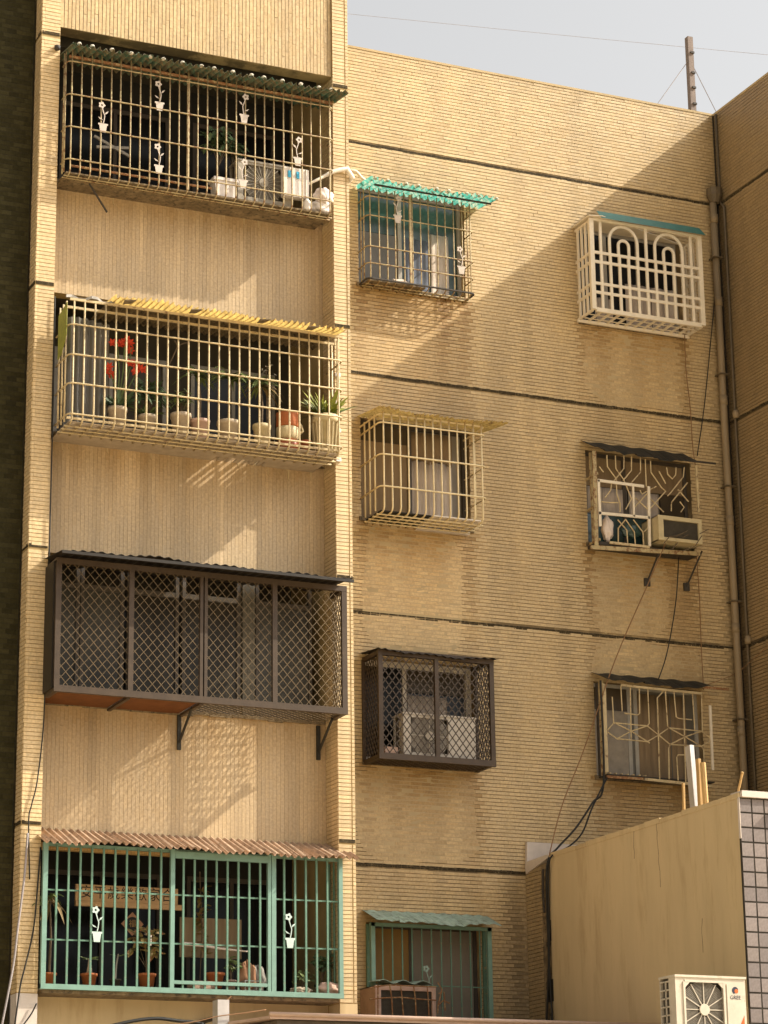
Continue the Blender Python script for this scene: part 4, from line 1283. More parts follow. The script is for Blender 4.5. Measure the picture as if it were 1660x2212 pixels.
# ================================================================== AIR CONDITIONERS
def outdoor_unit(label, x0, x1, yf, z0, z1, depth, mcase, name='air_conditioner', fan=(0.08, 0.60), spokes=12, open_core='ac_dark', side_slots=True, square=True):
    t = thing(name, label, 'air conditioner', ((x0 + x1) / 2, yf + depth / 2, z0))
    w, h = x1 - x0, z1 - z0
    fx0, fx1 = x0 + w * fan[0], x0 + w * fan[1]
    fz0, fz1 = z0 + h * 0.10, z0 + h * 0.90
    b = MB()
    wall_boxes(b, x0, x1, z0, z1 - 0.02, [(fx0, fx1, fz0, fz1)], yf, yf + 0.035)
    b.box(x0, x0 + 0.012, yf + 0.035, yf + depth * 0.42, z0, z1 - 0.02)
    b.box(x1 - 0.012, x1, yf + 0.035, yf + depth, z0, z1 - 0.02)
    b.box(x0, x1, yf + depth - 0.012, yf + depth, z0, z1 - 0.02)
    b.build('casing', mcase, t)
    b = MB()
    b.box(x0 - 0.008, x1 + 0.008, yf - 0.012, yf + depth + 0.006, z1 - 0.022, z1)
    b.build('top_cover', mcase, t)
    b = MB()
    b.box(x0 + 0.02, x1 - 0.02, yf + 0.10, yf + depth - 0.03, z0 + 0.01, z1 - 0.03)
    b.build('core', open_core, t)
    cx, cz = (fx0 + fx1) / 2, (fz0 + fz1) / 2
    R_ = min(fx1 - fx0, fz1 - fz0) / 2
    g = MB()
    for k in range(spokes):
        a = 2 * math.pi * k / spokes
        ca, sa = math.cos(a), math.sin(a)
        L = R_ * 0.98 if not square else min((fx1 - fx0) / 2 / max(abs(ca), 1e-3), (fz1 - fz0) / 2 / max(abs(sa), 1e-3), R_ * 1.28)
        g.bar((cx + 0.05 * ca, yf + 0.012, cz + 0.05 * sa), (cx + L * ca, yf + 0.012, cz + L * sa), 0.008, 0.008)
    g.build('spokes', mcase, t)
    g = MB()
    r = 0.075
    while r < R_ * (1.25 if square else 0.99):
        ring = [(cx + r * math.cos(2 * math.pi * k / 40), cz + r * math.sin(2 * math.pi * k / 40)) for k in range(40)]
        for p, q in zip(ring, ring[1:] + ring[:1]):
            if all(fx0 < v[0] < fx1 and fz0 < v[1] < fz1 for v in (p, q)):
                g.bar((p[0], yf + 0.016, p[1]), (q[0], yf + 0.016, q[1]), 0.0040, 0.004)
        r += 0.0125
    g.build('grille_rings', mcase if mcase != 'ac_white' else 'unit_grey', t, kind='stuff')
    hb = MB()
    hb.lathe([(0.052, 0), (0.058, 0.006), (0.055, 0.016)], (0, 0, 0), 20)
    hb.v = [(cx + v[0], yf + 0.012 - v[2], cz + v[1]) for v in hb.v]
    hb.f = [f[::-1] for f in hb.f]
    hb.build('hub', mcase, t)
    f = MB()
    for k in range(3):
        a = 2 * math.pi * k / 3 + 0.5
        pts = []
        for q in range(6):
            rr = 0.05 + (R_ * 0.92 - 0.05) * q / 5
            pts.append((rr, a - 0.15 - 0.25 * q / 5))
        for q in range(5, -1, -1):
            rr = 0.05 + (R_ * 0.92 - 0.05) * q / 5
            pts.append((rr, a + 0.25 + 0.35 * q / 5))
        f.prism([(cx + rr * math.cos(an), yf + 0.07, cz + rr * math.sin(an)) for rr, an in pts], (0, 0.008, 0))
    f.build('fan', 'ac_grey', t)
    if side_slots:
        s = MB()
        n = 7
        for k in range(n + 1):
            z = z0 + 0.03 + (h - 0.09) * k / n
            s.box(x0, x0 + 0.012, yf + depth * 0.42, yf + depth - 0.012, z, z + 0.014)
        s.box(x0, x0 + 0.012, yf + depth * 0.62, yf + depth * 0.66, z0 + 0.03, z1 - 0.05)
        s.build('side_louvres', mcase, t)
    ft = MB()
    for xx in (x0 + w * 0.15, x0 + w * 0.8):
        ft.box(xx, xx + 0.06, yf + 0.02, yf + depth - 0.02, z0 - 0.03, z0)
    ft.build('feet', 'ac_grey', t)
    return t, (fx0, fx1, fz0, fz1)


def text_mesh(txt, size, m, name, parent, pos, ext=0.001, rot=(math.pi / 2, 0, 0), align='CENTER', sx=1.0):
    cu = bpy.data.curves.new(name, 'FONT')
    cu.body = txt
    cu.size = size
    cu.extrude = ext
    cu.align_x = align
    cu.align_y = 'CENTER'
    tmp = bpy.data.objects.new('tmp', cu)
    COL.objects.link(tmp)
    bpy.context.view_layer.update()
    me = bpy.data.meshes.new_from_object(tmp.evaluated_get(bpy.context.evaluated_depsgraph_get()))
    bpy.data.objects.remove(tmp)
    me.materials.clear()
    me.materials.append(MT[m])
    o = bpy.data.objects.new(name, me)
    COL.objects.link(o)
    o.parent = parent
    off = origin(parent) if parent else np.zeros(3)
    o.location = tuple(np.array(pos) - off)
    o.rotation_euler = rot
    o.scale = (sx, 1, 1)
    return o


# the unit at the lower right, on the low roof
LX0, LX1, LY, LZ0, LZ1 = 1.66, 2.44, -5.20, 3.66, 4.31
U0, (a0, a1, a2, a3) = outdoor_unit('white outdoor air conditioner with a round emblem, standing before the plain stucco wall', LX0, LX1, LY, LZ0, LZ1, 0.30, 'ac_white', fan=(0.13, 0.68))
bz = MB()
for (p, q, wd) in (((a0 - .008, a2), (a0 - .008, a3), 0.022), ((a1 + .008, a2), (a1 + .008, a3), 0.022), ((a0, a3 + .008), (a1, a3 + .008), 0.022), ((a0, a2 - .008), (a1, a2 - .008), 0.022)):
    bz.bar((p[0], LY - 0.004, p[1]), (q[0], LY - 0.004, q[1]), wd, 0.012)
for sx, sz in ((a0, a3), (a1, a3)):
    d = 0.06 if sx == a0 else -0.06
    bz.prism([(sx, LY - 0.008, sz), (sx + d, LY - 0.008, sz), (sx, LY - 0.008, sz - 0.06)][:: (1 if d > 0 else -1)], (0, 0.012, 0))
bz.build('bezel', 'ac_white', U0)
px0, px1 = LX0 + 0.565, LX1 - 0.03
b = MB(); b.box(px0, px1, LY - 0.012, LY - 0.001, LZ0 + 0.05, LZ1 - 0.075); cp = b.build('cover_panel', 'ac_white', U0)
ex, ez = (px0 + px1) / 2, LZ1 - 0.135
b = MB()
pts = [(ex + 0.036 * math.cos(a), ez + 0.036 * math.sin(a)) for a in np.linspace(math.radians(10), math.radians(245), 22)] + [(ex + 0.012 + 0.020 * math.cos(a), ez - 0.006 + 0.022 * math.sin(a)) for a in np.linspace(math.radians(230), math.radians(40), 14)]
b.prism([(p[0], LY - 0.0125, p[1]) for p in pts][::-1], (0, -0.0012, 0)); b.build('emblem_arc', 'navy', cp)
b = MB()
pts = [(ex + 0.012 + 0.021 * math.cos(a), ez - 0.006 + 0.021 * math.sin(a)) for a in np.linspace(0, 2 * math.pi, 20)[:-1]]
b.prism([(p[0], LY - 0.0140, p[1]) for p in pts][::-1], (0, -0.0012, 0)); b.build('emblem_disc', 'orange_print', cp)
text_mesh('GREE', 0.052, 'navy', 'lettering', cp, (ex, LY - 0.0135, ez - 0.068), 0.0006)
b = MB(); b.prism([(px1 - 0.002, LY - 0.0125, LZ0 + 0.28), (px1 - 0.002, LY - 0.0125, LZ0 + 0.19), (px1 - 0.05, LY - 0.0125, LZ0 + 0.19)][::1], (0, -0.001, 0)); b.build('sticker', 'orange_print', cp)

# grey unit on the top balcony
outdoor_unit('grey outdoor unit behind the bars of the topmost balcony', -1.39, -0.72, -1.40, 13.36, 13.86, 0.26, 'unit_grey', fan=(0.1, 0.85), spokes=24, side_slots=False)
# unit inside the brown mesh cage
outdoor_unit('outdoor air conditioner boxed inside the brown mesh window cage', 1.06, 1.98, -0.36, 7.29, 7.80, 0.28, 'alu_white', fan=(0.10, 0.62), spokes=4, side_slots=False, open_core='ac_grey')
bx = MB(); bx.box(0.80, 0.96, -0.42, -0.34, 7.258, 7.37); single(bx.build('card_box', 'pink_bag'), 'small pink printed box on the floor of the brown mesh window cage', 'box')


def window_unit(label, x0, x1, yf, yb, z0, z1, mcase):
    t = thing('window_air_conditioner', label, 'air conditioner', ((x0 + x1) / 2, (yf + yb) / 2, z0))
    b = MB()
    wall_boxes(b, x0, x1, z0, z1, [(x0 + 0.07, x1 - 0.045, z0 + 0.04, z1 - 0.05)], yf, yf + 0.03)
    b.box(x0, x0 + 0.012, yf + 0.03, yb, z0, z1); b.box(x1 - 0.012, x1, yf + 0.03, yb, z0, z1)
    b.box(x0, x1, yf + 0.03, yb, z1 - 0.012, z1); b.box(x0, x1, yf + 0.03, yb, z0, z0 + 0.012)
    b.build('casing', mcase, t)
    b = MB(); b.box(x0 + 0.02, x1 - 0.02, yf + 0.04, yb - 0.01, z0 + 0.02, z1 - 0.02); c = b.build('coil', 'ac_dark', t)
    b = MB()
    k = z0 + 0.05
    while k < z1 - 0.05:
        b.box(x0 + 0.07, x1 - 0.045, yf + 0.026, yf + 0.034, k, k + 0.004)
        k += 0.014
    b.build('fins', 'ac_grey', t, kind='stuff')
    return t


q = ck(K, [(940, 800), (1410, 1130)], -0.46)
window_unit('window air conditioner with pale rim resting on the forked rod grille', q[0][0], q[1][0], -0.46, -0.05, q[1][2] + 0.0, q[0][2] - 0.02, 'beige_pot')
b = MB()
for p in ([(1000, 1120), (1060, 1050), (1130, 1040), (1250, 990)], [(1130, 1050), (1230, 1000)], [(1190, 1060), (1260, 1030)], [(1380, 1020), (1470, 970)], [(1200, 1200), (1330, 1150), (1400, 1040)], [(1080, 1190), (1150, 1110)]):
    b.tube(ck(K, p, -0.50), 0.006, 5)
single(b.build('dry_twigs', 'stem'), 'dry brown twigs caught in front of the window air conditioner', 'twigs')
KW = (1380, 3560, 2.677)
q = ck(KW, [(260, 850), (905, 1250)], -0.42)
window_unit('window air conditioner under the green tin hood, behind rusty bars', q[0][0], q[1][0], -0.42, 0.05, q[1][2] - 0.05, q[0][2], 'pink_bag')
t = thing('small_guard_cage', 'rusty bent rod guard around the lowest window air conditioner', 'guard cage', (1.2, -0.25, 4.0))
for p in ([(415, 850), (435, 990), (445, 1180)], [(530, 850), (545, 1000), (560, 1200)], [(665, 850), (685, 1000), (695, 1200)], [(810, 860), (820, 1000), (830, 1200)], [(290, 850), (290, 1180)],
          [(205, 1000), (360, 985), (540, 980), (740, 1000), (905, 1010)], [(200, 880), (400, 850), (905, 870)], [(920, 820), (965, 900), (925, 1050), (920, 1150)], [(930, 1060), (980, 1010), (1045, 1045)], [(930, 940), (985, 920), (1000, 1120)]):
    b = MB(); b.tube(ck(KW, p, -0.46), 0.008, 5); b.build('rod', 'rust_rail', t)
b = MB()
qa = ck(KW, [(290, 800), (860, 845)], -0.40)
b.grid(lambda u, v: (qa[0][0] + (qa[1][0] - qa[0][0]) * u, -0.42 + 0.3 * v, qa[1][2] + 0.02 + 0.02 * math.sin(u * 17) + 0.02 * v), 18, 2, (0, 0, -0.006)); b.build('cover_sheet', 'pale_green_roof', t)

# ================================================================== POTS AND PLANTS
def pot_prof(r, h, rim=0.012):
    return [(r * 0.70, 0), (r * 0.92, h * 0.82), (r + rim * 0.2, h * 0.82), (r + rim * 0.4, h), (r * 0.86, h), (r * 0.82, h * 0.9)]


PG = {'pots': 'potted plants on the balconies'}


def plant(label, c, r, h, mpot, foliage, name='potted_plant', cat='plant'):
    t = thing(name, label, cat, c, PG['pots'])
    b = MB(); b.lathe(pot_prof(r, h), c, 16); p = b.build('pot', mpot, t, True)
    b = MB(); b.lathe([(r * 0.8, h * 0.88), (r * 0.4, h * 0.90)], c, 12); b.build('soil', 'room', p)
    if foliage: foliage(t, np.array(c) + np.array([0, 0, h * 0.9]))
    return t


def blades(m, n, L, w, spread=0.8, sag=0.5, lift=0.8, seed=1):
    def f(t, c):
        rd = random.Random(seed)
        b = MB()
        for k in range(n):
            a = rd.uniform(0, 2 * math.pi)
            l = L * rd.uniform(0.6, 1.1)
            d = np.array([math.cos(a) * spread, math.sin(a) * spread * 0.6, lift * rd.uniform(0.7, 1.2)])
            d /= np.linalg.norm(d)
            b.leaf(c + np.array([rd.uniform(-.03, .03), rd.uniform(-.03, .03), 0]), c + d * l, w * rd.uniform(0.7, 1.2), sag=sag * rd.uniform(0.3, 1.2))
        b.build('foliage', m, t, kind='stuff')
    return f


def bushy(m, n, rad, hgt, lf, stemh=0.0, seed=1, mst='stem', wleaf=0.5):
    def f(t, c):
        rd = random.Random(seed)
        s = MB()
        s.tube([c, c + np.array([rd.uniform(-.03, .03), 0, stemh + hgt * 0.6])], [0.010, 0.005], 5)
        b = MB()
        for k in range(n):
            th, ph, q = rd.uniform(0, 2 * math.pi), rd.uniform(-0.3, 1.3), rd.random() ** 0.5
            p = c + np.array([math.cos(th) * rad * q * math.cos(ph), math.sin(th) * rad * 0.7 * q * math.cos(ph), stemh + hgt * 0.5 + hgt * 0.5 * q * math.sin(ph)])
            d = np.array([rd.uniform(-1, 1), rd.uniform(-1, 0.4), rd.uniform(-0.5, 0.8)])
            d /= np.linalg.norm(d)
            b.leaf(p, p + d * lf * rd.uniform(0.6, 1.2), lf * wleaf, sag=0.3, n=3)
            if k % 7 == 0: s.tube([c + np.array([0, 0, stemh * 0.8]), p], 0.003, 4)
        s.build('stem', mst, t)
        b.build('foliage', m, t, kind='stuff')
    return f


def palmy(m, n, H, L, w, seed=1, dry=0):
    """thin stem with a head of drooping leaves"""
    def f(t, c):
        rd = random.Random(seed)
        s = MB()
        top = c + np.array([rd.uniform(-.04, .04), 0, H])
        s.tube([c, c + np.array([0.01, 0, H * 0.5]), top], [0.014, 0.011, 0.008], 6)
        s.build('stem', 'stem', t)
        b, bd = MB(), MB()
        for k in range(n):
            a = rd.uniform(0, 2 * math.pi)
            d = np.array([math.cos(a), 0.7 * math.sin(a), rd.uniform(0.0, 0.7)])
            d /= np.linalg.norm(d)
            (bd if k < dry else b).leaf(top + np.array([0, 0, rd.uniform(-.06, .03)]), top + d * L * rd.uniform(0.7, 1.1) + np.array([0, 0, -0.06 if k < dry else 0]), w, sag=0.9 if k < dry else 0.6, n=5)
        b.build('foliage', m, t, kind='stuff')
        if dry: bd.build('dry_leaves', 'leaf_dry', t, kind='stuff')
    return f


K2 = (0, 1000, 1.1067)


def spot2(x, y, Y=-1.55):
    p = ck(K2, [(x, y)], Y)[0]
    return p[0]


def redflowers(seed, spots):
    def f(t, c):
        blades('leaf_dark', 26, 0.42, 0.055, 0.7, 0.5, 0.9, seed)(t, c)
        s = MB()
        pts = ck(K2, spots, -1.60)
        for p in pts:
            s.tube([c, (c + p) / 2 + np.array([0.02, 0, 0.05]), p], 0.007, 5)
            rd = random.Random(seed + int(p[0] * 50))
            for k in range(3):
                fb = MB()
                ctr = p + np.array([rd.uniform(-.06, .06), rd.uniform(-.04, .04), rd.uniform(-.05, .05)])
                for j in range(6):
                    a = 2 * math.pi * j / 6 + k
                    d = np.array([math.cos(a), -0.55, math.sin(a)])
                    fb.leaf(ctr, ctr + d * 0.052, 0.030, up=(0, -1, 0.2), n=3)
                fb.build('flower', 'red_petal', t)
        s.build('stem', 'leaf', t)
    return f


SH2 = 10.340
SH2 = float(SH2)


def rim(x, y, Y=-1.60):
    return float(ck(K2, [(x, y)], Y)[0][2]) - SH2


def head(x, y, h, Y=-1.60):
    """height of a crown above the soil"""
    return float(ck(K2, [(x, y)], Y)[0][2]) - SH2 - h


h1, h2, h3, h4, h5, h6, h7 = rim(508, 668), rim(640, 700), rim(778, 700), rim(885, 730), rim(985, 732), rim(1138, 748), rim(1410, 708)
plant('red flowered lily in a pale pot, beside the corrugated sheet', (spot2(508, 700), -1.58, SH2), 0.105, h1, 'stone_pot', redflowers(3, [(545, 375), (575, 405), (512, 390), (568, 492), (600, 505), (476, 508)]))
plant('dark leafy plant in a dull pot, next along from the red flowers', (spot2(640, 710), -1.56, SH2), 0.10, h2, 'stone_pot', lambda t, c: (bushy('leaf_dark', 130, 0.20, 0.40, 0.15, 0.02, 5, wleaf=0.26)(t, c), blades('leaf', 18, 0.36, 0.045, 0.8, 0.6, 0.8, 55)(t, c)))
plant('low seedling in a pale rounded pot behind the cream bars', (spot2(778, 735), -1.62, SH2), 0.115, h3, 'stone_pot', bushy('leaf', 60, 0.15, 0.28, 0.10, 0.02, 9, wleaf=0.4))
plant('pink bowl pot with a slender drooping plant', (spot2(860, 745), -1.62, SH2), 0.11, h4, 'pink_bag', palmy('leaf', 30, head(850, 510, h4), 0.28, 0.045, 4))
plant('pale rounded pot with a thin arching palm', (spot2(985, 755), -1.62, SH2), 0.125, h5, 'stone_pot', palmy('leaf', 44, head(975, 525, h5), 0.38, 0.038, 6))
plant('beige bucket pot with a flopping dracaena on a bare stem', (spot2(1130, 785), -1.62, SH2), 0.10, h6, 'beige_pot', palmy('leaf', 34, head(1085, 545, h6), 0.30, 0.045, 7, 9))
plant('white flowered sprig on a tall stalk behind the cream bars', (spot2(1175, 700), -1.48, SH2), 0.07, 0.16, 'room', lambda t, c: (palmy('leaf', 14, head(1170, 520, 0.16), 0.16, 0.04, 12)(t, c), bushy('white_petal', 14, 0.10, 0.16, 0.04, head(1170, 520, 0.16), 13)(t, c)))
t = plant('tall lime leaved plant in a big ribbed beige tub, at the pilaster end', (spot2(1410, 770), -1.60, SH2), 0.15, h7, 'beige_pot', lambda t, c: (blades('leaf_lime', 80, 0.46, 0.05, 0.7, 0.4, 0.9, 21)(t, c), blades('leaf', 16, 0.44, 0.035, 0.9, 0.5, 0.7, 22)(t, c)))
c = np.array([spot2(1410, 770), -1.60, SH2])
b = MB()
for k in range(14):
    a = 2 * math.pi * k / 14
    b.tube([c + np.array([0.118 * math.cos(a), 0.118 * math.sin(a), 0.02]), c + np.array([0.148 * math.cos(a), 0.148 * math.sin(a), h7 * 0.8])], 0.010, 5)
b.build('pot_ribs', 'beige_pot', t, kind='stuff')
# glazed red-brown jar stack
cx = spot2(1245, 750)
t = thing('glazed_jar', 'red brown glazed jar with a pale belly band, standing among the pots', 'jar', (cx, -1.60, SH2))
b = MB(); b.lathe([(0.11, 0), (0.135, 0.04), (0.135, 0.10), (0.10, 0.13)], (cx, -1.60, SH2), 18); b.build('base', 'terra_dark', t, True)
b = MB(); b.lathe([(0.10, 0.13), (0.125, 0.16), (0.128, 0.27), (0.115, 0.275)], (cx, -1.60, SH2), 18); b.build('belly', 'beige_pot', t, True)
b = MB(); b.lathe([(0.118, 0.276), (0.128, 0.30), (0.122, 0.40), (0.128, 0.42), (0.128, 0.44), (0.10, 0.45)], (cx, -1.60, SH2), 18); b.build('neck', 'terracotta', t, True)
b = MB(); b.tube([(cx + 0.12, -1.62, SH2 + 0.20), (cx + 0.17, -1.64, SH2 + 0.25), (cx + 0.15, -1.63, SH2 + 0.32), (cx + 0.12, -1.62, SH2 + 0.34)], 0.014, 6); b.build('handle', 'beige_pot', t, True)
plant('small dark red pot wedged beside the glazed jar', (spot2(1328, 800), -1.58, SH2), 0.06, 0.16, 'terra_dark', None, cat='pot', name='flower_pot')
b = MB(); b.tube(ck(K2, [(760, 375), (775, 400), (752, 450), (735, 485)], -1.62), [0.010, 0.009, 0.007, 0.004], 6); b.tube(ck(K2, [(775, 400), (800, 388), (820, 385)], -1.62), 0.006, 5)
single(b.build('dead_branch', 'stem'), 'forked dead branch tied up behind the cream bars', 'branch')

# top balcony things
K1 = (0, 0, 1.1067)
S1 = 13.308
p0 = ck(K1, [(930, 770), (1020, 860)], -1.45)
b = MB()
t = thing('planter_box', 'white rectangular planter on the top balcony shelf', 'planter', (p0[0][0] + 0.13, -1.42, S1), None)
b.prism([(p0[0][0], -1.50, S1 + 0.22), (p0[0][0] + 0.27, -1.50, S1 + 0.22), (p0[0][0] + 0.24, -1.50, S1), (p0[0][0] + 0.02, -1.50, S1)][::-1], (0, 0.16, 0)); pb = b.build('pot', 'white_pot', t)
b = MB(); b.box(p0[0][0] - 0.015, p0[0][0] + 0.285, -1.515, -1.325, S1 + 0.20, S1 + 0.235); b.build('rim', 'white_pot', pb)
bushy('leaf_dark', 110, 0.20, 0.40, 0.12, 0.30, 31, wleaf=0.5)(t, np.array([p0[0][0] + 0.10, -1.36, S1 + 0.2]))
bushy('leaf_dark', 60, 0.14, 0.24, 0.11, 0.40, 32, wleaf=0.6)(t, np.array([p0[0][0] + 0.34, -1.20, S1 + 0.2]))
q0 = ck(K1, [(1235, 725), (1340, 860)], -1.48)
t = thing('storage_case', 'white plastic case with blue clips behind the bars, next to the grey unit', 'case', ((q0[0][0] + q0[1][0]) / 2, -1.45, q0[1][2]))
b = MB(); b.box(q0[0][0], q0[1][0], -1.50, -1.40, q0[1][2] - 0.02, q0[0][2]); b.build('body', 'white_plastic', t)
b = MB(); b.box(q0[0][0] - 0.006, q0[0][0] + 0.03, -1.512, -1.501, q0[1][2], q0[0][2] - 0.01); b.box(q0[1][0] - 0.03, q0[1][0] + 0.006, -1.512, -1.501, q0[1][2], q0[0][2] - 0.01); b.box(q0[0][0] + 0.10, q0[0][0] + 0.13, -1.51, -1.501, q0[1][2], q0[0][2] - 0.01); b.build('ribs', 'white_plastic', t)
for dx in (0.045, 0.15):
    b = MB(); b.box(q0[0][0] + dx, q0[0][0] + dx + 0.035, -1.516, -1.502, q0[0][2] - 0.13, q0[0][2] - 0.05); b.build('clip', 'blue', t)


def lump(c, r, m, seed, sq=(1, 0.7, 1)):
    rd = random.Random(seed)
    b = MB()
    n1, n2 = 12, 7
    ph = [rd.uniform(0, 6) for _ in range(6)]

    def f(u, v):
        th, p = 2 * math.pi * u, math.pi * (v - 0.5)
        k = 1 + 0.16 * math.sin(3 * th + ph[0]) * math.cos(p) + 0.12 * math.sin(5 * th + ph[1] + 3 * p) + 0.10 * math.sin(7 * p + ph[2] + th)
        return (c[0] + r * sq[0] * k * math.cos(th) * math.cos(p), c[1] + r * sq[1] * k * math.sin(th) * math.cos(p), c[2] + r * sq[2] * (k * math.sin(p)))
    b.grid(f, n1 * 2, n2 * 2)
    return b


e = ck(K1, [(1410, 850), (1385, 905), (1335, 895), (1440, 900)], -1.47)
single(lump(e[0] + np.array([0, 0, -0.02]), 0.115, 'bag', 1, (1, 0.6, 0.9)).build('plastic_bag', 'bag', None, True), 'upper crumpled white bag stuffed in the top balcony corner', 'bag', 'bags on the top balcony')
single(lump((e[1][0] + 0.05, -1.42, S1 + 0.09), 0.12, 'bag', 2, (1.1, 0.7, 0.75)).build('plastic_bag', 'white_pot', None, True), 'lower slumped white bag in the top balcony corner', 'bag', 'bags on the top balcony')
cx = e[2][0]
t = thing('plastic_jug', 'small white plastic jug on the top balcony shelf beside the bags', 'jug', (cx, -1.49, S1))
b = MB(); b.lathe([(0.045, 0), (0.05, 0.02), (0.05, 0.10), (0.025, 0.135), (0.02, 0.15)], (cx, -1.49, S1), 12); b.build('body', 'white_plastic', t, True)
b = MB(); b.lathe([(0.022, 0.15), (0.022, 0.165)], (cx, -1.49, S1), 10); b.build('cap', 'blue', t)
b = MB(); b.bar((-2.98, -1.0, 14.03), (-2.55, -0.98, 13.86), 0.03, 0.02); b.bar((-2.95, -1.0, 13.90), (-2.56, -0.98, 13.96), 0.03, 0.02); single(b.build('crossed_slats', 'grey_wood'), 'two grey slats crossed inside the dark top balcony', 'slats')

# lowest balcony things
K4 = (0, 3000, 1.1067)
S4 = 4.445
SY = -0.80


def spot4(x, Y=-1.28):
    return ck(K4, [(x, 970)], Y)[0][0]


plant('tall withered dracaena in an orange pot at the end of the green barred balcony', (spot4(213), -1.28, S4), 0.075, 0.13, 'terracotta', palmy('leaf', 18, 0.78, 0.26, 0.05, 41, 9))
plant('small thick stemmed desert rose in an orange pot', (spot4(390), -1.26, S4), 0.085, 0.14, 'terracotta', lambda t, c: (MB().tube([c, c + np.array([0.005, 0, 0.1]), c + np.array([0, 0, 0.17])], [0.035, 0.02, 0.012], 8).build('trunk', 'stone_pot', t, True), blades('leaf', 9, 0.12, 0.02, 1.0, 0.4, 0.4, 43)(t, c + np.array([0, 0, 0.16]))))
plant('yellow and red croton in an orange pot', (spot4(640), -1.27, S4), 0.095, 0.16, 'terracotta', bushy('leaf_croton', 46, 0.24, 0.42, 0.13, 0.08, 45, wleaf=0.5))
plant('pale cut cane in a small grey pot on the dark balcony', (spot4(512), -1.20, S4), 0.06, 0.10, 'room', lambda t, c: (MB().tube([c, c + np.array([0.01, 0, 0.15]), c + np.array([0.03, 0, 0.27])], [0.012, 0.010, 0.008], 6).build('stem', 'grey_wood', t), blades('leaf', 5, 0.1, 0.02, 1, 0.3, 0.3, 46)(t, c + np.array([0.03, 0, 0.25]))))
plant('empty wide orange pot on the green barred balcony', (spot4(946), -1.22, S4 + 0.04), 0.10, 0.16, 'terracotta', None, cat='pot', name='flower_pot')
plant('little leafy plant in a brown pot beside the red cushion', (spot4(1015), -1.22, S4 + 0.03), 0.06, 0.10, 'pink_bag', bushy('leaf', 26, 0.09, 0.2, 0.08, 0.05, 47))
plant('bushy dark plant above the pink cloth on the lowest balcony', (spot4(1415), -1.2, S4), 0.08, 0.12, 'room', bushy('leaf_dark', 60, 0.16, 0.28, 0.08, 0.06, 48, wleaf=0.6))
plant('straggling grey green plant on the lowest balcony', (spot4(1330), -1.22, S4), 0.06, 0.07, 'room', bushy('leaf', 34, 0.14, 0.2, 0.07, 0.0, 49, wleaf=0.6))
single(lump((spot4(1075, -1.18), -1.18, S4 + 0.17), 0.13, 'terra_dark', 5, (0.7, 0.5, 1.25)).build('cushion', 'red_paper', None, True), 'dull red cushion propped behind the green bars', 'cushion')
single(lump((spot4(1120, -1.1), -1.12, S4 + 0.15), 0.13, 'grey_wood', 6, (0.7, 0.5, 1.1)).build('cushion', 'grey_wood', None, True), 'grey cushion behind the dull red one', 'cushion')
single(lump((spot4(1425), -1.33, S4 + 0.06), 0.15, 'pink_bag', 7, (1.0, 0.45, 0.45)).build('cloth_bundle', 'pink_bag', None, True), 'folded pink cloth on the balcony floor against the pilaster', 'cloth')
single(lump((spot4(1300), -1.33, S4 + 0.035), 0.10, 'stone_pot', 8, (1.2, 0.5, 0.35)).build('cloth_bundle', 'stone_pot', None, True), 'small tan cloth beside the folded pink one', 'cloth')
b = MB(); b.box(-1.85, -1.62, -1.40, -1.20, S4, S4 + 0.075); b.box(-1.86, -1.61, -1.41, -1.19, S4 + 0.076, S4 + 0.09); single(b.build('plastic_tray', 'pink_bag'), 'pink plastic tray box standing inside the green door panel', 'tray')
b = MB()
for zz in (0.0, 0.10):
    b.tube([(-1.28, -1.40, S4 + zz + 0.01), (-1.08, -1.40, S4 + zz + 0.01), (-1.08, -1.2, S4 + zz + 0.01), (-1.28, -1.2, S4 + zz + 0.01)], 0.007, 5, True)
for xx, yy in ((-1.28, -1.40), (-1.08, -1.40), (-1.08, -1.2), (-1.28, -1.2)):
    b.tube([(xx, yy, S4), (xx, yy, S4 + 0.11)], 0.007, 5)
single(b.build('wire_basket', 'galv'), 'grey wire basket frame behind the green posts', 'basket')
b = MB(); b.tube(ck(K4, [(795, 790), (880, 798), (960, 812), (1080, 825)], -1.15), [0.020, 0.017, 0.012, 0.008], 7); single(b.build('rolled_pole', 'bag'), 'pale pole slanting behind the green bars', 'pole')
b = MB(); b.tube(ck(K4, [(655, 745), (655, 800)], -1.3), 0.014, 7); single(b.build('white_stake', 'white_plastic'), 'short white stake above the croton', 'stake')
# brown screen and lintels in the dark
b = MB(); b.box(-1.80, -1.10, -0.82, -0.80, 4.85, 5.27); single(b.build('brown_screen', 'curtain_brown'), 'brown cloth screen hanging inside the lowest balcony', 'screen')
b = MB(); b.box(-2.95, -1.75, SY, SY + 0.05, 5.345, 5.40); b.build('door_lintel', 'sign_wood', BLD)

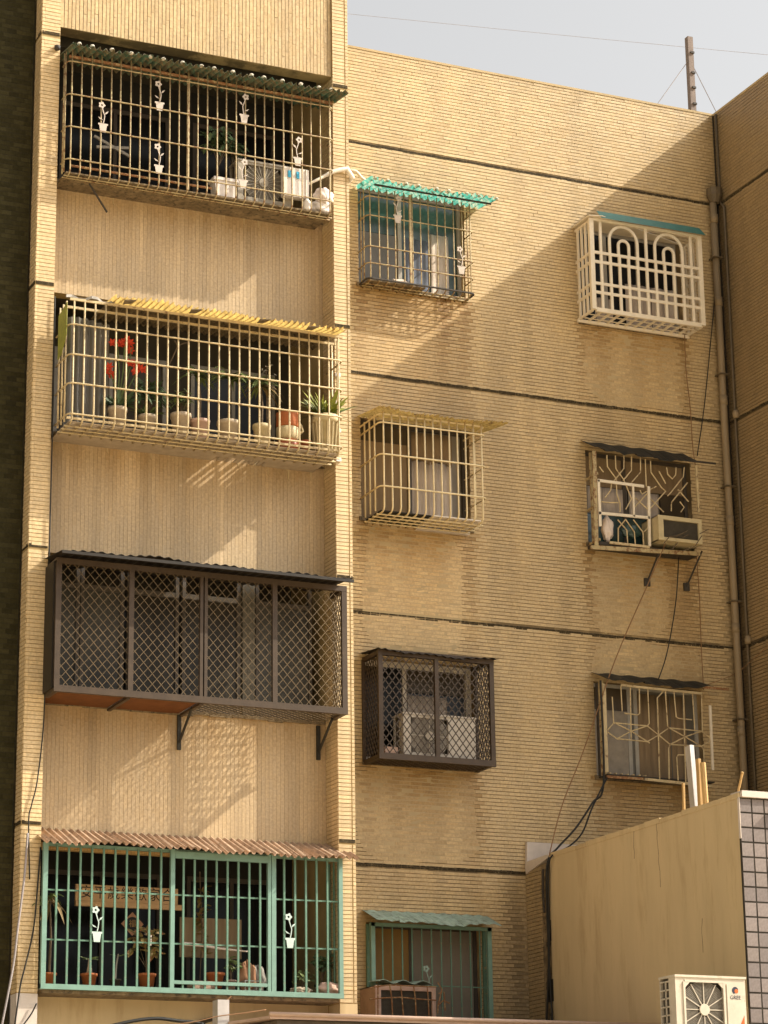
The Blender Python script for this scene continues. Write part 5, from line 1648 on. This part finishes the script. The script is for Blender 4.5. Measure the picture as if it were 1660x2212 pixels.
# sign board, read from right to left
p = ck(K4, [(330, 530), (775, 612)], SY)
sx0, sx1, szt = p[0][0], p[1][0], p[0][2]
t = thing('sign_board', 'wooden board with seven black brush characters, hung over the dark doorway', 'sign', ((sx0 + sx1) / 2, SY, szt - 0.08))
b = MB(); b.box(sx0, sx1, SY, SY + 0.025, szt - 0.175, szt); bd = b.build('board', 'sign_wood', t)
for k, ch in enumerate('安平歲樂歡家合'):
    x = sx0 + 0.12 + (sx1 - sx0 - 0.24) * k / 6
    text_mesh(ch, 0.145, 'ink', 'character', bd, (x, SY - 0.0015, szt - 0.087), 0.001)
p = ck(K4, [(577, 705)], SY)[0]
t = thing('door_charm', 'diamond shaped paper charm hung in the dark doorway under the sign', 'charm', p)
b = MB(); b.prism([(p[0], SY, p[2] + 0.125), (p[0] - 0.125, SY, p[2]), (p[0], SY, p[2] - 0.125), (p[0] + 0.125, SY, p[2])], (0, 0.004, 0)); dm = b.build('sheet', 'red_paper', t)
b = MB(); b.lathe([(0.075, 0), (0.07, 0.002)], (0, 0, 0), 20); b.v = [(p[0] + v[0], SY - 0.001 - v[2], p[2] + v[1]) for v in b.v]; b.f = [f[::-1] for f in b.f]; b.build('disc', 'ink', dm)
text_mesh('福', 0.085, 'gold_ink', 'character', dm, (p[0], SY - 0.0045, p[2]), 0.0006)

# creeper hanging round the green post
b = MB()
rd = random.Random(77)
for k in range(44):
    pz = rd.uniform(4.85, 5.66)
    pp = np.array([-1.60 + rd.uniform(-0.05, 0.05), -0.9 + rd.uniform(-0.05, 0.05), pz])
    d = np.array([rd.uniform(-1, 1), rd.uniform(-1, 0), rd.uniform(-0.8, 0.3)]); d /= np.linalg.norm(d)
    b.leaf(pp, pp + d * 0.09, 0.045, n=3)
t = thing('hanging_vine', 'thin vine trailing down inside the green door panel', 'vine', (-1.6, -0.9, 4.85))
b.build('foliage', 'leaf_croton', t, kind='stuff')
b = MB(); b.tube([(-1.6, -0.9, 4.6), (-1.58, -0.9, 5.1), (-1.61, -0.9, 5.75)], 0.006, 5); b.build('stem', 'stem', t)

# cushions and cloth in the forked grille window
single(lump(ck(K, [(400, 970)], -0.2)[0], 0.12, 'bag', 11, (0.55, 0.6, 1.25)).build('white_sack', 'bag', None, True), 'white sack standing inside the forked rod grille', 'sack')
single(lump(ck(K, [(640, 990)], -0.18)[0], 0.12, 'green_glass', 12, (1.0, 0.6, 0.8)).build('green_bundle', 'glass_green', None, True), 'dull green bundle inside the forked rod grille', 'bundle')

# ================================================================== DRAINPIPES IN THE CORNER
t = thing('drain_pipe', 'grey brown drainpipe running down the inner corner of the facade', 'pipe', (5.72, -0.10, 3))
b = MB(); b.tube([(5.75, -0.09, 14.98), (5.75, -0.09, 12.0), (5.755, -0.10, 9.0), (5.76, -0.10, 3.0)], 0.046, 12); b.build('pipe', 'pvc', t, True)
for z in (14.7, 13.55, 12.2, 10.6, 9.2, 7.9, 6.6):
    b = MB(); b.lathe([(0.051, 0), (0.051, 0.12)], (5.753, -0.095, z), 12); b.build('collar', 'pvc', t, True)
for z in (14.2, 12.6, 11.1, 9.6, 8.1):
    b = MB(); b.box(5.69, 5.82, -0.16, -0.009, z, z + 0.014); b.build('clamp', 'pvc_dark', t)
b = MB(); b.lathe([(0.06, 0), (0.10, 0.10), (0.10, 0.20), (0.02, 0.20)], (5.77, -0.10, 14.98), 10); b.build('hopper', 'pvc_dark', t)
t = thing('drain_pipe', 'thin dark pipe on the wing beside the larger drainpipe', 'pipe', (5.85, -0.2, 3))
b = MB(); b.tube([(5.855, -0.10, ZR - 0.02), (5.855, -0.10, 15.0), (5.845, -0.20, 14.9), (5.845, -0.20, 3.0)], 0.017, 8); b.build('pipe', 'pvc_dark', t, True)
for z in (12.0, 9.05):
    b = MB(); b.lathe([(0.04, 0), (0.045, 0.05), (0.03, 0.10)], (5.845, -0.22, z), 10); b.build('joint', 'pvc', t, True)

# ================================================================== ROOF MAST AND OVERHEAD WIRE
t = thing('roof_mast', 'weathered square pole with guy wires standing on the roof against the sky', 'mast', (5.93, 0.6, 15.9))
b = MB(); b.box(5.895, 5.975, 0.56, 0.64, 15.9, 17.72); b.build('pole', 'mast_wood', t)
for z in (17.48, 17.18, 16.96, 16.72):
    b = MB(); b.box(5.925, 5.978, 0.540, 0.559, z - 0.014, z + 0.014); b.build('step_bolt', 'iron', t)
for e_ in ((5.02, 0.60, 16.1), (6.62, 0.60, 16.1)):
    b = MB(); b.tube([(5.93, 0.6, 17.40), e_], 0.005, 5); b.build('guy_wire', 'wire_grey', t)
b = MB(); b.tube([(-20 + 2 * k, 3.0, 18.81 + (-20 + 2 * k - 2.84) * 0.097 + 0.0006 * (2 * k - 24) ** 2 - 0.3) for k in range(26)], 0.003, 4)
single(b.build('overhead_wire', 'wire_grey'), 'faint thin wire crossing the sky above the roof', 'wire')

# ================================================================== NEIGHBOURING BUILDING (dark, left)
t = thing('neighbour_building', 'dark green tiled building in shade at the left edge', 'building', (-8, -1.2, 0))
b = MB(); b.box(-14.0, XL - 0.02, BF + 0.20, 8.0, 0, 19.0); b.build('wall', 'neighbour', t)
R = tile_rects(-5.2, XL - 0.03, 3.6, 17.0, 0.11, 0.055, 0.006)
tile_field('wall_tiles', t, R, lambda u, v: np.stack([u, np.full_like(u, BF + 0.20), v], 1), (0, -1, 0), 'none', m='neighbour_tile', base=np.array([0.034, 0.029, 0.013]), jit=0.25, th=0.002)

# ================================================================== ANNEX (lower building on the right)
AX = 2.75
AN = thing('annex_building', 'lower stucco building in front of the facade with mauve square tiles on its end', 'building', (5, -2.4, 0))
b = MB()
b.box(AX, AX + 0.2, -4.738, -0.62, 0, 6.20)
side = b.build('side_wall', 'stucco', AN)
b = MB(); b.box(AX + 0.012, AX + 0.2, -0.62, -0.01, 0, 6.12); b.build('side_return', 'dirty_concrete', AN)
R = tile_rects(0.02, 0.40, 3.4, 6.1, 0.148, 0.0445, 0.0085)
tile_field('wall_tiles', AN, R, lambda u, v: np.stack([np.full_like(u, AX + 0.012), -u, v], 1), (-1, 0, 0), 'none', base=CREAM * 0.72)
b = MB(); b.box(AX + 0.2, 9.0, -4.7, -0.02, 5.85, 6.0); b.build('roof', 'roofing', AN)
b = MB()
y = -4.76
while y < -0.7:
    L = random.uniform(0.25, 0.6)
    b.box(AX - 0.006, AX + 0.21, y, min(y + L - 0.006, -0.64), 6.16, 6.20 + random.uniform(0.004, 0.018))
    y += L
b.build('coping', 'stucco', AN)
b = MB(); b.box(AX + 0.2, 9.0, -4.76, -4.6, 0, 6.17); b.box(AX + 0.001, AX + 0.2, -4.76, -4.739, 0, 6.168); fw = b.build('front_wall', 'dark_joint', AN)
b = MB(); b.box(AX + 0.02, 9.0, -4.80, -4.58, 6.17, 6.235); b.build('front_coping', 'white_cement', AN)
# square tiles of the end wall, one by one
sq = []
for k in range(5):
    V, Fq, C = tile_arrays(np.array([[-0.064, 0.064, -0.066, 0.066]]), lambda u, v: np.stack([u, np.zeros_like(u), v], 1), (0, -1, 0), 'none', base=np.array([0.20, 0.16, 0.14]) * (0.88 + 0.06 * k), th=0.004, jit=0.02)  # base tone lowered to stand for shade on this wall
    sq.append(mesh_np('tile', V, Fq, C, MT['square_tile']))
o0 = origin(AN)
for i in range(4):
    for j in range(19):
        if i == 3 and j < 17: continue
        place('tile', random.choice(sq), fw, (AX + 0.075 + i * 0.146 - o0[0], -4.76 - o0[1] + (0 if i else -0.001), 6.09 - j * 0.150))
b = MB(); b.box(AX - 0.004, AX + 0.004, -4.775, -4.74, 5.75, 6.17); b.build('corner_strip', 'white_cement', AN)
b = MB(); b.box(AX + 0.52, 5.0, -4.80, -4.76, 3.0, 6.06); w = b.build('window', 'alu_dark', AN)
b = MB(); b.box(AX + 0.60, 5.0, -4.815, -4.801, 3.1, 5.98); b.build('pane', 'glass_green', w)
b = MB(); b.box(AX + 0.40, 5.0, -4.86, -4.80, 6.06, 6.10); b.build('hood', 'pink_metal', w)
# white cement upstand against the facade
b = MB(); b.prism([(AX + 0.005, -0.055, 6.10), (AX + 0.02, -0.055, 6.44), (AX + 0.95, -0.055, 6.44), (AX + 0.95, -0.055, 6.0), (AX + 0.25, -0.055, 6.0)][::-1], (0, 0.045, 0))
b.build('flashing', 'white_cement', AN)
b = MB(); b.prism([(AX - 0.008, -0.62, 6.17), (AX - 0.008, -0.055, 6.06), (AX - 0.008, -0.055, 6.2), (AX - 0.008, -0.62, 6.21)], (0.2, 0, 0)); b.build('flashing', 'white_cement', AN)
# streaks of rain-dark in the stucco are cracks with depth
for px_, a_, b_ in ((1318, 3240, 3420), (1260, 3225, 3330)):
    pass
b = MB()
for k, (yy, z0, z1) in enumerate(((-3.10, 5.5, 6.2), (-2.62, 5.9, 6.2), (-3.95, 4.75, 5.05))):
    zz = z1
    x = yy
    while zz > z0:
        nz = zz - random.uniform(0.03, 0.08)
        nx = x + random.uniform(-0.012, 0.012)
        b.bar((AX - 0.0005, x, zz), (AX - 0.0005, nx, nz), 0.007, 0.002, (1, 0, 0))
        x, zz = nx, nz
b.build('crack', 'dirty_concrete', AN)
b = MB()
zz = 6.0
while zz > 3.4:
    h = random.uniform(0.05, 0.3)
    if random.random() < 0.55:
        b.box(AX - 0.002, AX + 0.013, -0.60 + random.uniform(-.05, .03), -0.55 + random.uniform(-.02, .05), zz - h, zz)
    zz -= h
b.build('peeling_edge', 'black_roof', AN)

# boards standing on the annex roof
def board(label, p0, p1, w, d, m, name='board', cat='board', rnd=False):
    """stands on the annex wall top"""
    b = MB()
    if rnd: b.tube([p0, p1], w / 2, 8)
    else: b.bar(p0, p1, w, d, (1, 0, 0))
    return single(b.build(name, m), label, cat)


bx_ = AX + 0.10
P = lambda dx, dy, X=bx_: atx(dx * 1.8217, dy * 1.8217, X)
board('tall grey metal plank with a bright edge leaning on the annex roof', P(1503, 1765), P(1490, 1612), 0.10, 0.05, 'galv', 'metal_plank', 'plank')
board('split wooden board right beside the tall grey plank', P(1515, 1760), P(1509, 1640), 0.06, 0.03, 'wood', 'wooden_board')
board('round topped brown wooden post beside the split board', P(1527, 1755), P(1519, 1648), 0.062, 0.04, 'wood', 'wooden_post', 'post', True)
board('short thin wooden stake on the annex wall under the hexagon grille', P(1479, 1765), P(1477, 1692), 0.032, 0.02, 'wood', 'wooden_stake', 'stake')
board('small leaning stick on the corner of the annex', P(1593, 1722), P(1605, 1668), 0.026, 0.02, 'wood', 'stick', 'stick', True)

# ================================================================== SHED AT THE FOOT
SD = thing('low_shed', 'low shed roof edge with a pale red trim crossing the bottom of the picture', 'shed', (0.5, -2.3, 0))
b = MB(); b.box(-1.55, AX - 0.02, -2.95, -1.42, 0, 4.0); b.build('wall', 'shed_wall', SD)
b = MB(); b.prism([(-1.64, -3.0, 4.035), (AX - 0.02, -3.0, 4.035), (AX - 0.02, -1.40, 4.10), (-1.64, -1.40, 4.10)][::-1], (0, 0, -0.03)); b.build('roof', 'pink_metal', SD)
b = MB(); b.tube([(-1.65, -3.01, 4.05), (AX - 0.02, -3.01, 4.05)], 0.022, 8); b.build('trim', 'pink_metal', SD, True)
for x in (-1.60, -1.62):
    pass
SL = thing('shop_roof', 'low flat shop roof carrying the outdoor unit, below the picture', 'roof', (3, -5.7, 0))
b = MB(); b.box(0.9, 7.0, -6.6, -4.82, 0, 3.55); b.build('wall', 'shed_wall', SL)
b = MB(); b.box(0.85, 7.05, -6.65, -4.82, 3.55, 3.63); b.build('roof', 'roofing', SL)

p = at(478 * 1.8217, 2190 * 1.8217, -1.75)
t = thing('junction_box', 'upright galvanised box on the wall below the lowest balcony', 'box', p)
b = MB(); b.box(p[0] - 0.075, p[0] + 0.05, -1.85, -1.70, p[2] - 0.22, p[2] + 0.13); b.build('body', 'galv', t)
b = MB(); b.box(p[0] - 0.02, p[0] + 0.02, -1.70, SP - 0.002, p[2] - 0.05, p[2] - 0.01); b.build('bracket', 'iron', t)
b = MB(); b.tube(dk([(500, 2152), (492, 2160), (480, 2172), (478, 2180)], -1.6), 0.008, 5); b.build('strap', 'rope', t)

# ================================================================== CABLES
def cable(label, pts, r, m='cable', name='cable', cat='cable'):
    P_ = [np.array(q) for q in pts]
    out = []
    for i in range(len(P_) - 1):                      # Catmull-Rom for a natural hang
        p0, p1, p2, p3 = P_[max(i - 1, 0)], P_[i], P_[i + 1], P_[min(i + 2, len(P_) - 1)]
        for k in range(6):
            u = k / 6
            out.append(0.5 * (2 * p1 + (p2 - p0) * u + (2 * p0 - 5 * p1 + 4 * p2 - p3) * u * u + (3 * p1 - p0 - 3 * p2 + p3) * u ** 3))
    out.append(P_[-1])
    b = MB(); b.tube(out, r, 5)
    return single(b.build(name, m, None, True), label, cat)


fz = -0.03
cable('long brown rope slanting from the window air conditioner bracket to the annex corner', dk([(1440, 1170), (1402, 1258), (1330, 1425), (1262, 1620)], -0.32) + dk([(1215, 1740)], -0.5) + dk([(1187, 1848)], -0.68), 0.007, 'rope', 'rope', 'rope')
an = lambda x, y: atx(x * 1.8217, y * 1.8217, AX - 0.03)
cable('upper of two thick black cables from the hexagon grille to the annex corner', dk([(1298, 1470), (1305, 1690)], -0.32) + dk([(1280, 1735), (1245, 1788), (1205, 1832)], -0.45) + [an(1184, 1862), an(1182, 1950), an(1186, 2060), an(1184, 2150), an(1180, 2230)], 0.013)
cable('lower sagging black cable joining the first at the annex corner', dk([(1312, 1680)], -0.3) + dk([(1280, 1745), (1258, 1800), (1228, 1830)], -0.45) + [an(1192, 1850), an(1186, 1890), an(1187, 2000), an(1188, 2100), an(1196, 2230)], 0.011)
cable('short dark pipe stub hanging beside the cables on the annex edge', [an(1174, 1878), an(1174, 1930), an(1177, 1972)], 0.014, 'iron', 'pipe_stub', 'pipe')
cable('thin dark cable hanging from the top down to the sagging black window top', dk([(1553, 440), (1548, 600), (1535, 750), (1522, 880), (1507, 985)], -0.06), 0.007)
cable('dark cable hanging from the forked grille down to the hexagon grille', dk([(1467, 1205), (1462, 1290), (1450, 1370), (1438, 1425), (1423, 1468)], -0.10), 0.0075)
cable('rust red drip wire below the white arched grille', dk([(1480, 722), (1483, 800), (1492, 880), (1497, 960), (1503, 1005)], -0.08), 0.006, 'rope', 'wire', 'wire')
cable('thin brown wire down the wall beside the forked and hexagon grilles', dk([(1505, 1190), (1512, 1290), (1516, 1400), (1521, 1490)], -0.06), 0.006, 'rope', 'wire', 'wire')
cable('thin wire running from the hexagon grille top to the corner pipe', dk([(1520, 1482), (1560, 1468), (1600, 1448)], -0.12) + [atx(1660 * 1.8217, 1395 * 1.8217, XW - 0.03)], 0.005, 'rope', 'wire', 'wire')
cable('black cable running down the end pilaster past the mesh cage', dk([(119, 640), (114, 900), (109, 1100), (107, 1180), (103, 1330), (97, 1500), (92, 1590), (80, 1690), (68, 1740), (62, 1775), (64, 1900)], BF - 0.03), 0.0075)
cable('pale flat cable hanging in front of the end pilaster, going down to the corner', dk([(60, 1800), (52, 1900), (38, 2010), (28, 2090), (2, 2225)], BF - 0.06), 0.012, 'wire_grey')
cable('black cable curving across the foot of the end pilaster', dk([(88, 1830), (80, 1930), (72, 2010), (55, 2085), (44, 2130), (32, 2215)], BF - 0.04), 0.009)
cable('thin dark wire on the pilaster foot slanting out of the picture', dk([(79, 2168), (68, 2190), (50, 2215)], BF - 0.04), 0.008, 'cable', 'wire', 'wire')
cable('thick black hose arching along the bottom edge under the lowest balcony', dk([(220, 2222), (290, 2206), (340, 2201), (385, 2206), (430, 2211), (455, 2222)], -1.5), 0.02, 'cable', 'hose', 'hose')
cable('thin pale wire slung past the galvanised box', dk([(340, 2218), (420, 2208), (472, 2196), (520, 2190), (575, 2182)], -1.88), 0.006, 'rope', 'wire', 'wire')
t = thing('lagged_pipe', 'white lagged air conditioner pipe wrapped round the pilaster near the top', 'pipe', (-0.1, BF - 0.03, 13.9))
b = MB(); b.tube(dk([(660, 400), (690, 386)], BF - 0.05) + dk([(720, 370), (738, 366), (750, 364)], BF - 0.05) + [(0.03, BF - 0.03, 13.86), (0.05, BF + 0.3, 13.86), (0.06, -0.15, 13.92)], [0.014, 0.018, 0.026, 0.028, 0.03, 0.03, 0.028, 0.024], 8); b.build('pipe', 'lagging', t, True)
b = MB(); b.tube(dk([(752, 366), (770, 370), (782, 384), (793, 392)], -0.20), 0.02, 8); b.build('pipe', 'lagging', t, True)
b = MB(); b.lathe([(0.02, 0), (0.035, 0.01), (0.035, 0.05), (0.01, 0.055)], (-3.56, BF - 0.035, 14.80), 10); single(b.build('wall_socket', 'iron', None, True), 'small black lamp socket on the end pilaster near the top awning', 'socket')
